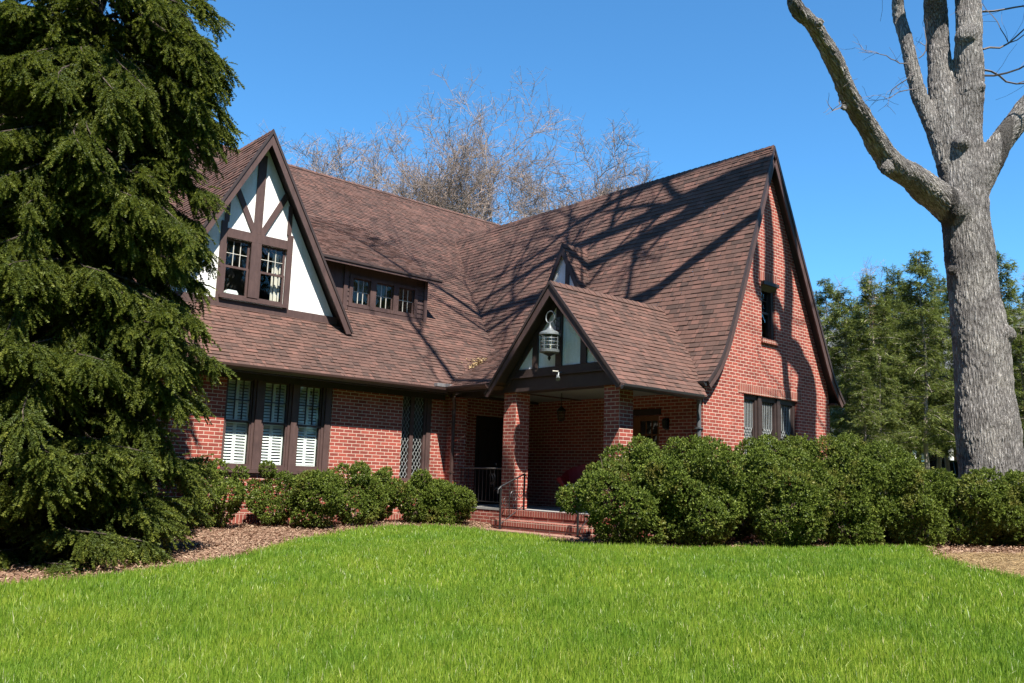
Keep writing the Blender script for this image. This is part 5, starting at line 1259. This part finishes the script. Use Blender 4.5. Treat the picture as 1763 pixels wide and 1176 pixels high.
LIMBS = {
 'main': ([(OX + .10, OY + .0, OZ - .5), (OX + .08, OY, OZ + .15), oc(1707, 805, D0), oc(1696, 700, D0), oc(1690, 600, D0), oc(1676, 500, D0), oc(1667, 420, D0), oc(1659, 340, D0), oc(1660, 270, D0), oc(1665, 190, D0)], [.72, .64, .545, .505, .475, .435, .42, .42, .33, .27]),
 'right_stem': ([oc(1662, 260, D0), oc(1667, 150, D0 - .1), oc(1668, 60, D0 - .2), oc(1664, -20, D0 - .2), (15.75, 5.75, 10.6), (15.85, 5.95, 12.3), (15.05, 6.45, 15.0), (14.4, 8.2, 16.6), (13.7, 9.5, 17.0), (13.1, 10.5, 16.3), (12.4, 11.8, 16.8)], [.29, .265, .24, .22, .17, .16, .15, .12, .09, .07, .03]),
 'left_stem': ([oc(1650, 300, D0), oc(1630, 200, D0), oc(1618, 120, D0 + .1), oc(1612, 30, D0 + .1), (15.12, 5.95, 10.6), (15.05, 6.0, 13.2), (14.45, 6.55, 14.9), (13.35, 8.0, 16.5), (12.9, 9.37, 16.5), (12.5, 10.3, 16.3), (11.5, 11.8, 16.6)], [.30, .255, .225, .21, .165, .17, .20, .16, .12, .09, .03]),
 'small_stem': ([oc(1640, 330, D0), oc(1622, 255, D0), oc(1598, 200, D0), oc(1578, 150, D0), oc(1561, 75, D0), oc(1545, -10, D0), (14.62, 6.05, 11.2), (14.5, 6.0, 12.4), (13.6, 6.5, 12.9), (12.72, 7.07, 13.17), (12.6, 8.7, 13.5), (12.5, 10.1, 13.7), (11.9, 11.2, 13.7), (10.9, 12.5, 14.5)], [.20, .18, .15, .135, .122, .115, .115, .13, .14, .13, .11, .09, .07, .03]),
 'upper_fork': ([(14.75, 6.3, 14.1), (13.9, 6.7, 14.95), (12.93, 8.3, 15.26), (12.4, 9.65, 14.6), (11.97, 11.3, 15.05), (11.0, 12.4, 15.9), (10.0, 11.6, 16.6)], [.25, .20, .15, .12, .10, .07, .03]),
 'left_limb': ([oc(1665, 380, D0), oc(1612, 338, D0 - .4), oc(1570, 305, D0 - 1.0), oc(1532, 278, D0 - 1.6), oc(1497, 225, D0 - 2.2), oc(1462, 165, D0 - 2.8), oc(1436, 105, D0 - 3.3), oc(1403, 48, D0 - 3.8), oc(1372, 14, D0 - 4.2), oc(1362, -30, D0 - 4.4), (9.3, 5.6, 8.6), (8.9, 6.6, 12), (8.7, 8.6, 15.5), (8.2, 10.2, 18.5), (7.6, 11.6, 20.5)], [.36, .28, .23, .205, .168, .15, .135, .118, .106, .10, .12, .10, .085, .06, .03]),
 'right_limb': ([oc(1672, 330, D0), oc(1700, 285, D0 - .1), oc(1730, 235, D0 - .2), oc(1765, 190, D0 - .3), oc(1810, 120, D0 - .4), (17.1, 4.7, 9.6), (17.4, 5.3, 12.0), (17.9, 6.0, 14.5)], [.34, .24, .215, .205, .19, .18, .14, .07]),
}
mb = MB(); ro = random.Random(5)
for nm, (P, R_) in LIMBS.items():
    pts, rad = spline(P, R_, 7)
    rad = [r * (1 + .025 * math.sin(i * .55 + len(nm))) for i, r in enumerate(rad)]
    mb.tube(pts, rad, 22, True)
for (px, py, r_) in ((1733, 575, .17), (1686, 150, .11), (1527, 290, .13), (1452, 185, .06), (1410, 40, .08), (1664, 62, .22), (1655, 245, .15), (1718, 668, .10), (1640, 465, .10)):
    c = Vector(oc(px, py, D0 - .30 if px > 1590 else D0 - .15 - (1600 - px) / 42)); mb.tube([c + Vector((0, 0, -r_)), c + Vector((0, 0, -r_ * .5)), c, c + Vector((0, 0, r_ * .5)), c + Vector((0, 0, r_))], [r_ * .3, r_ * .85, r_, r_ * .85, r_ * .3], 12)
trunk = mb.build('trunk', M['oakbark'], oak)
rm = trunk.modifiers.new('merge', 'REMESH'); rm.mode = 'VOXEL'; rm.voxel_size = .028; rm.use_smooth_shade = True
sm = trunk.modifiers.new('relax', 'SMOOTH'); sm.iterations = 12; sm.factor = .5
tx = bpy.data.textures.new('bark_lumps', 'CLOUDS'); tx.noise_scale = .45; tx.noise_depth = 2
dm = trunk.modifiers.new('lumps', 'DISPLACE'); dm.texture = tx; dm.strength = .05; dm.mid_level = .5; dm.texture_coords = 'LOCAL'
tx2 = bpy.data.textures.new('bark_ridges', 'CLOUDS'); tx2.noise_scale = .06; tx2.noise_depth = 2
dm2 = trunk.modifiers.new('ridges', 'DISPLACE'); dm2.texture = tx2; dm2.strength = .012; dm2.mid_level = .5; dm2.texture_coords = 'LOCAL'
# upper boughs (outside the picture) and twigs
segs = []
for nm, lo, cnt in (('right_stem', 6, 11), ('left_stem', 6, 8), ('small_stem', 8, 6), ('upper_fork', 2, 8), ('left_limb', 11, 12), ('right_limb', 5, 5)):
    pts, rad = spline(*LIMBS[nm], 7)
    for k in range(cnt):
        i = ro.randint(lo * 7, len(pts) - 2); d = (pts[i + 1] - pts[i]).normalized(); a = Vector((ro.gauss(-.3, 1), ro.gauss(.3, 1), ro.gauss(.3, .6) + (1.6 if nm == 'left_limb' else 0))); a = (a - d * a.dot(d)).normalized()
        grow(ro, segs, pts[i], (d * .7 + a).normalized(), ro.uniform(1.6, 3.0), max(.02, rad[i] * .45), 3, .06, .6, .006, 5, (2, 2, 3), .17)
def seen(p):
    d = p.dot(CF); return d > .1 and -20 < 881.5 + 1499 * p.dot(CR) / d < 1500 and -25 < 588 - 1499 * p.dot(CU) / d < 1176
segs = [q for q in segs if not any(seen(p) for p in q[0])]
for (px, py, D, dx, L) in ((1568, 110, D0 - .15, (-1, .8, .3), .75), (1575, 125, D0 - .15, (-.8, .7, -.5), .6), (1582, 100, D0 - .15, (.7, -.7, .8), .6), (1588, 150, D0 - .1, (-1, .7, -.2), .7),
                         (1692, 85, D0 - .2, (1, -.8, .35), 1.2), (1690, 120, D0 - .2, (1, -.8, -.25), 1.1), (1690, 130, D0 - .2, (1, -.9, -.6), 1.3), (1692, 20, D0 - .2, (1, -.8, .1), 1.2), (1448, 185, D0 - 3.0, (-.6, .5, -.15), .35), (1446, 180, D0 - 3.0, (-.2, .2, .9), .3)):
    grow(ro, segs, Vector(oc(px, py, D)), Vector(dx).normalized(), L, .022 if L > 1 else .013, 2 if L > .5 else 1, .02, .8, .004, 6, (2, 3), .22)
tw = MB()
for pts, rad, dp in segs: tw.tube(pts, rad, 5 if dp > 1 else 3, False)
tw.build('twigs', M['oaktwig'], oak)

# ------------------------------------------------------------------ neighbour house and car
nx, ny = 44.0, 19.3; nz = g(nx, ny)
nb = thing('neighbour_house', 'red brick house with grey roof and white porch columns seen through the hemlocks', 'house', (nx, ny, nz))
mb = MB(); wall(mb, (nx, ny - 5, nz), (0, 1, 0), (0, 0, 1), rect(0, 12, -.5, 5.2), [rect(.9, 1.9, .9, 2.5), rect(3.3, 4.3, .9, 2.5), rect(6.3, 7.4, 0, 2.3), rect(9, 10, .9, 2.5), rect(1.5, 2.5, 3.3, 4.6), rect(8.5, 9.5, 3.3, 4.6)], .25, (-1, 0, 0)); mb.build('west_wall', M['brick'], nb)
mb = MB(); mb.box(nx + .26, nx + 10, ny - 5, ny - 4.75, nz - .5, nz + 5.2); mb.box(nx + .26, nx + 10, ny + 6.75, ny + 7, nz - .5, nz + 5.2); mb.build('end_wall', M['brick'], nb)
mb = MB(); mb.prism([(nx - .5, ny - 5.5, nz + 5.15), (nx + 10.5, ny - 5.5, nz + 5.15), (nx + 5, ny - 5.5, nz + 9.2)], (0, 13, 0)); mb.build('roof', M['slate'], nb)
mb = MB(); mb.prism([(nx - .6, ny - 1.5, nz + 5.2), (nx - .6, ny + 3.5, nz + 5.2), (nx - .6, ny + 1, nz + 8.0)], (5, 0, 0)); mb.build('front_gable', M['slate'], nb)
mb = MB(); mb.box(nx + 4, nx + 5, ny + 3, ny + 3.8, nz + 8, nz + 10.2); mb.build('chimney', M['brick'], nb)
for (a, b, c, d) in ((.9, 1.9, .9, 2.5), (3.3, 4.3, .9, 2.5), (9, 10, .9, 2.5), (1.5, 2.5, 3.3, 4.6), (8.5, 9.5, 3.3, 4.6)):
    mb = MB(); y0 = ny - 5
    mb.box(nx - .06, nx + .1, y0 + a - .12, y0 + a, nz + c - .12, nz + d + .12); mb.box(nx - .06, nx + .1, y0 + b, y0 + b + .12, nz + c - .12, nz + d + .12); mb.box(nx - .06, nx + .1, y0 + a, y0 + b, nz + d, nz + d + .12); mb.box(nx - .06, nx + .1, y0 + a, y0 + b, nz + c - .12, nz + c); mb.box(nx - .0, nx + .08, y0 + a, y0 + b, nz + (c + d) / 2 - .04, nz + (c + d) / 2 + .04)
    f = mb.build('window', M['white'], nb); gl = MB(); gl.box(nx + .11, nx + .13, y0 + a, y0 + b, nz + c, nz + d); gl.build('pane', M['carglass'], f)
mb = MB(); mb.box(nx + .1, nx + .15, ny + 1.3, ny + 2.4, nz, nz + 2.3); mb.build('door', M['darkwood'], nb)
for yy in (ny - 2.8, ny - 1.2, ny + .6, ny + 3.4):
    mb = MB(); mb.lathe((nx - 2.2, yy, nz), [(.17, 0), (.17, .12), (.13, .16), (.115, 2.3), (.16, 2.38), (.16, 2.5)], 14); mb.build('porch_column', M['white'], nb)
mb = MB(); mb.prism([(nx - 2.6, ny - 3.3, nz + 2.5), (nx - 2.6, ny - 3.3, nz + 2.75), (nx, ny - 3.3, nz + 3.2), (nx, ny - 3.3, nz + 2.5)], (0, 7.2, 0)); mb.build('porch_roof', M['slate'], nb)

cx0, cy0 = at(1640, 33); cz = g(cx0, cy0)
car = thing('parked_car', 'dark green car parked beyond the hedge left of the oak trunk', 'car', (cx0, cy0, cz))
ax = Vector((.62, -.78, 0)).normalized(); ay = Vector((-ax.y, ax.x, 0))
def cp(l, s_, z): return Vector((cx0, cy0, cz)) + ax * l + ay * s_ + Vector((0, 0, z))
mb = MB(); prof_c = [(-2.2, .35), (-2.25, .75), (-1.75, .92), (-.95, .98), (.95, .98), (1.9, .90), (2.2, .72), (2.2, .35)]
mb.prism([cp(l, -.86, z) for l, z in prof_c], ay * 1.72); mb.build('body', M['carpaint'], car)
mb = MB(); low = [cp(l, s_, .985) for l, s_ in ((-1.6, -.80), (1.25, -.80), (1.25, .80), (-1.6, .80))]; top = [cp(l, s_, 1.46) for l, s_ in ((-1.05, -.62), (.55, -.62), (.55, .62), (-1.05, .62))]
for i in range(4): j = (i + 1) % 4; mb.face([low[i], low[j], top[j], top[i]])
mb.build('windows', M['carglass'], car)
mb = MB(); mb.prism([p + Vector((0, 0, .002)) for p in top], (0, 0, .05))
for i in range(4): mb.tube([low[i], top[i]], .035, 6)
for s_ in (-1, 1): mb.tube([cp(-.2, s_ * .80, .99), cp(-.2, s_ * .625, 1.46)], .03, 6)
mb.build('cabin_roof', M['carpaint'], car)
for l in (-1.4, 1.4):
    for s_ in (-.88, .88):
        mb = MB(); c = cp(l, s_, .32); mb.tube([c - ay * .1, c + ay * .1], .32, 20); wh = mb.build('wheel', M['rubber'], car); mb = MB(); mb.tube([c - ay * .11, c + ay * .11], .19, 14); mb.build('rim', M['chrome'], wh)
for s_ in (-.6, .6):
    mb = MB(); c = cp(2.19, s_, .66); mb.tube([c, c + ax * .05], .10, 12); mb.build('headlight', M['chrome'], car)
# two flowering hints of the far street side: a low hedge
# ------------------------------------------------------------------ grass, litter
def grass_blades(n, poly, rmin, rmax, lmin, lmax, hgt, wid, seed):
    R = np.random.default_rng(seed); r = np.sqrt(R.uniform(rmin ** 2, rmax ** 2, n)); th = R.uniform(lmin, lmax, n)     # wedge in front of the camera
    x = r * (FH.x * np.cos(th) + RH.x * np.sin(th)); y = r * (FH.y * np.cos(th) + RH.y * np.sin(th))
    jit = R.normal(0, .10, (2, n)); k = inside(x + jit[0], y + jit[1], poly); x, y = x[k], y[k]; n = len(x); z = G(x, y)
    patch = .5 + .5 * np.sin(x * 1.7 + 1.3 * np.sin(y * 1.1)) * np.sin(y * 1.9 + 1.1 * np.sin(x * .8))
    h = hgt * R.uniform(.55, 1.2, n) * (.8 + .45 * patch) * (1 + .5 * (R.random(n) > .985)); a = R.uniform(0, 2 * np.pi, n); lean = np.abs(R.normal(0, .30, n)); la = R.uniform(0, 6.283, n)
    wx_, wy_ = np.cos(a) * wid * .5, np.sin(a) * wid * .5; dx, dy = np.cos(la) * lean * h, np.sin(la) * lean * h
    P = np.stack([x, y, z - .01], 1); W = np.stack([wx_, wy_, np.zeros(n)], 1)
    M1 = P + np.stack([dx * .32, dy * .32, h * .55], 1); T_ = P + np.stack([dx, dy, h * (1 - .25 * lean)], 1)
    V = np.stack([P - W, P + W, M1 + W * .85, M1 - W * .85, T_], 1).reshape(-1, 3); i = np.arange(n)[:, None] * 5
    F = np.concatenate([i + np.array([[0, 1, 2]]), i + np.array([[0, 2, 3]]), i + np.array([[3, 2, 4]])], 1).reshape(-1, 3)
    rn = np.clip(R.beta(2.2, 2.2, n) * .9 + .05 + (R.random(n) > .992) * .6, 0, 1); return V, F, np.repeat(rn, 3)
parts = [grass_blades(230000, POLY, 4.5, 9.0, -.62, .62, .098, .0062, 81), grass_blades(210000, POLY, 9.0, 13.5, -.62, .62, .09, .008, 82), grass_blades(120000, POLY, 13.5, 18.5, -.62, .62, .085, .011, 83)]
off = 0; VV, FF, RR = [], [], []
for v, f, r in parts: VV.append(v); FF.append(f + off); RR.append(r); off += len(v)
go = link_mesh('grass', np.concatenate(VV), np.concatenate(FF), M['grass'], None, None, None, np.concatenate(RR)); go['kind'] = 'stuff'; go['label'] = 'bright green unmown lawn grass'

def litter(name, n, region, mat, L, W, seed, label, dz=.004, up=.35):
    R = np.random.default_rng(seed); x, y = region(R, n); z = G(x, y) + dz + np.abs(R.normal(0, .008, len(x))); n = len(x)
    a = R.uniform(0, 2 * np.pi, n); D = np.stack([np.cos(a), np.sin(a), R.normal(0, up, n)], 1); Nn = np.stack([R.normal(0, .4, n), R.normal(0, .4, n), np.ones(n)], 1)
    v, f = leaf_quads(np.stack([x, y, z], 1), D, Nn, L * R.uniform(.5, 1.4, n), W * R.uniform(.6, 1.4, n)); o = link_mesh(name, v, f, mat, None, None, None, R.random(n)); o['kind'] = 'stuff'; o['label'] = label
def reg_left(R, n):
    x = R.uniform(-1, 12.2, n); y = R.uniform(9.6, 15.7, n); k = ~inside(x, y, POLY) & (y < 15.6); return x[k], y[k]
def reg_right(R, n):
    x = R.uniform(9.8, 18.5, n); y = R.uniform(3.5, 10.4, n); k = ~inside(x, y, POLY) & ~inside(x, y, STRAW) & (x < 17.9 + .12 * (y - 4)); return x[k], y[k]
def reg_straw(R, n):
    x = R.uniform(11, 17.6, n); y = R.uniform(1.2, 6.1, n); k = inside(x + R.normal(0, .12, n), y + R.normal(0, .12, n), STRAW); return x[k], y[k]
litter('mulch_chips', 60000, reg_left, M['leaflitter'], .055, .016, 91, 'brown bark mulch and dry leaves along the house')
litter('leaf_litter', 30000, reg_right, M['leaflitter'], .06, .022, 92, 'brown leaf litter under the hedge')
litter('dry_straw', 45000, reg_straw, M['strawbits'], .13, .006, 93, 'dry straw covering bare soil', .006, .2)
# dead leaves caught in the roof valley over the porch
R = np.random.default_rng(95); n = 170; u = R.normal(13.2, .19, n); x = u; y = 15.27 + .475 / .858 * (x - 11.64) + R.normal(-.05, .10, n)
z = np.maximum(1.955 + .475 * (x - 11.64), EZ + .858 * (y - EY)) + .03 + np.abs(R.normal(0, .012, n))
a = R.uniform(0, 6.28, n); v, f = leaf_quads(np.stack([x, y, z], 1), np.stack([np.cos(a), np.sin(a), R.normal(.1, .3, n)], 1), np.stack([R.normal(-.3, .4, n), R.normal(-.3, .4, n), np.ones(n)], 1), np.full(n, .075), np.full(n, .035))
o = link_mesh('leaf_pile', v, f, M['strawbits'], None, (13.2, 16.1, 2.7), None, R.random(n)); tag(o, 'small pile of pale dead leaves caught in the roof valley left of the porch gable', 'leaf pile')

# ------------------------------------------------------------------ spruces added out of view to screen off low sky light
crown_d = [c.data for c in spr.children if c.name.startswith('crown')][0]; trunk_d = [c.data for c in spr.children if c.name.startswith('trunk')][0]
for i, (px_, py_, s_) in enumerate(((-24, -8, 1.45), (-18, -15, 1.6), (-11, -19, 1.5), (-4, -22, 1.65), (3, -23, 1.5), (10, -24, 1.6), (17, -23, 1.5), (24, -21, 1.6), (31, -18, 1.5), (-28, 2, 1.5), (37, -13, 1.6), (-14, -26, 1.8), (0, -30, 1.9), (14, -31, 1.85), (27, -28, 1.8), (-27, 10, 1.4), (-26, 18, 1.5), (-27, 27, 1.4), (44, -7, 1.5), (50, 2, 1.4), (40, -22, 1.7), (-21, -22, 1.8), (-9, 9, 1.3), (-11, 16, 1.4), (-10, 23, 1.4), (-14, 3, 1.4))):
    t = thing('sky_screen_spruce', 'added spruce out of view, screening low sky light from the house front' if i < 22 else 'added spruce out of view to the left, screening west sky light from the porch', 'conifer', (px_, py_, g(px_, py_) - .2), 'added spruces screening the low sky' if i < 22 else 'added spruces screening the west sky'); t.scale = (s_ * 1.35, s_ * 1.35, s_); t.rotation_euler = (0, 0, i * 1.7)
    for nm, d in (('trunk', trunk_d), ('crown', crown_d)): o = bpy.data.objects.new(nm, d); COL.objects.link(o); o.parent = t
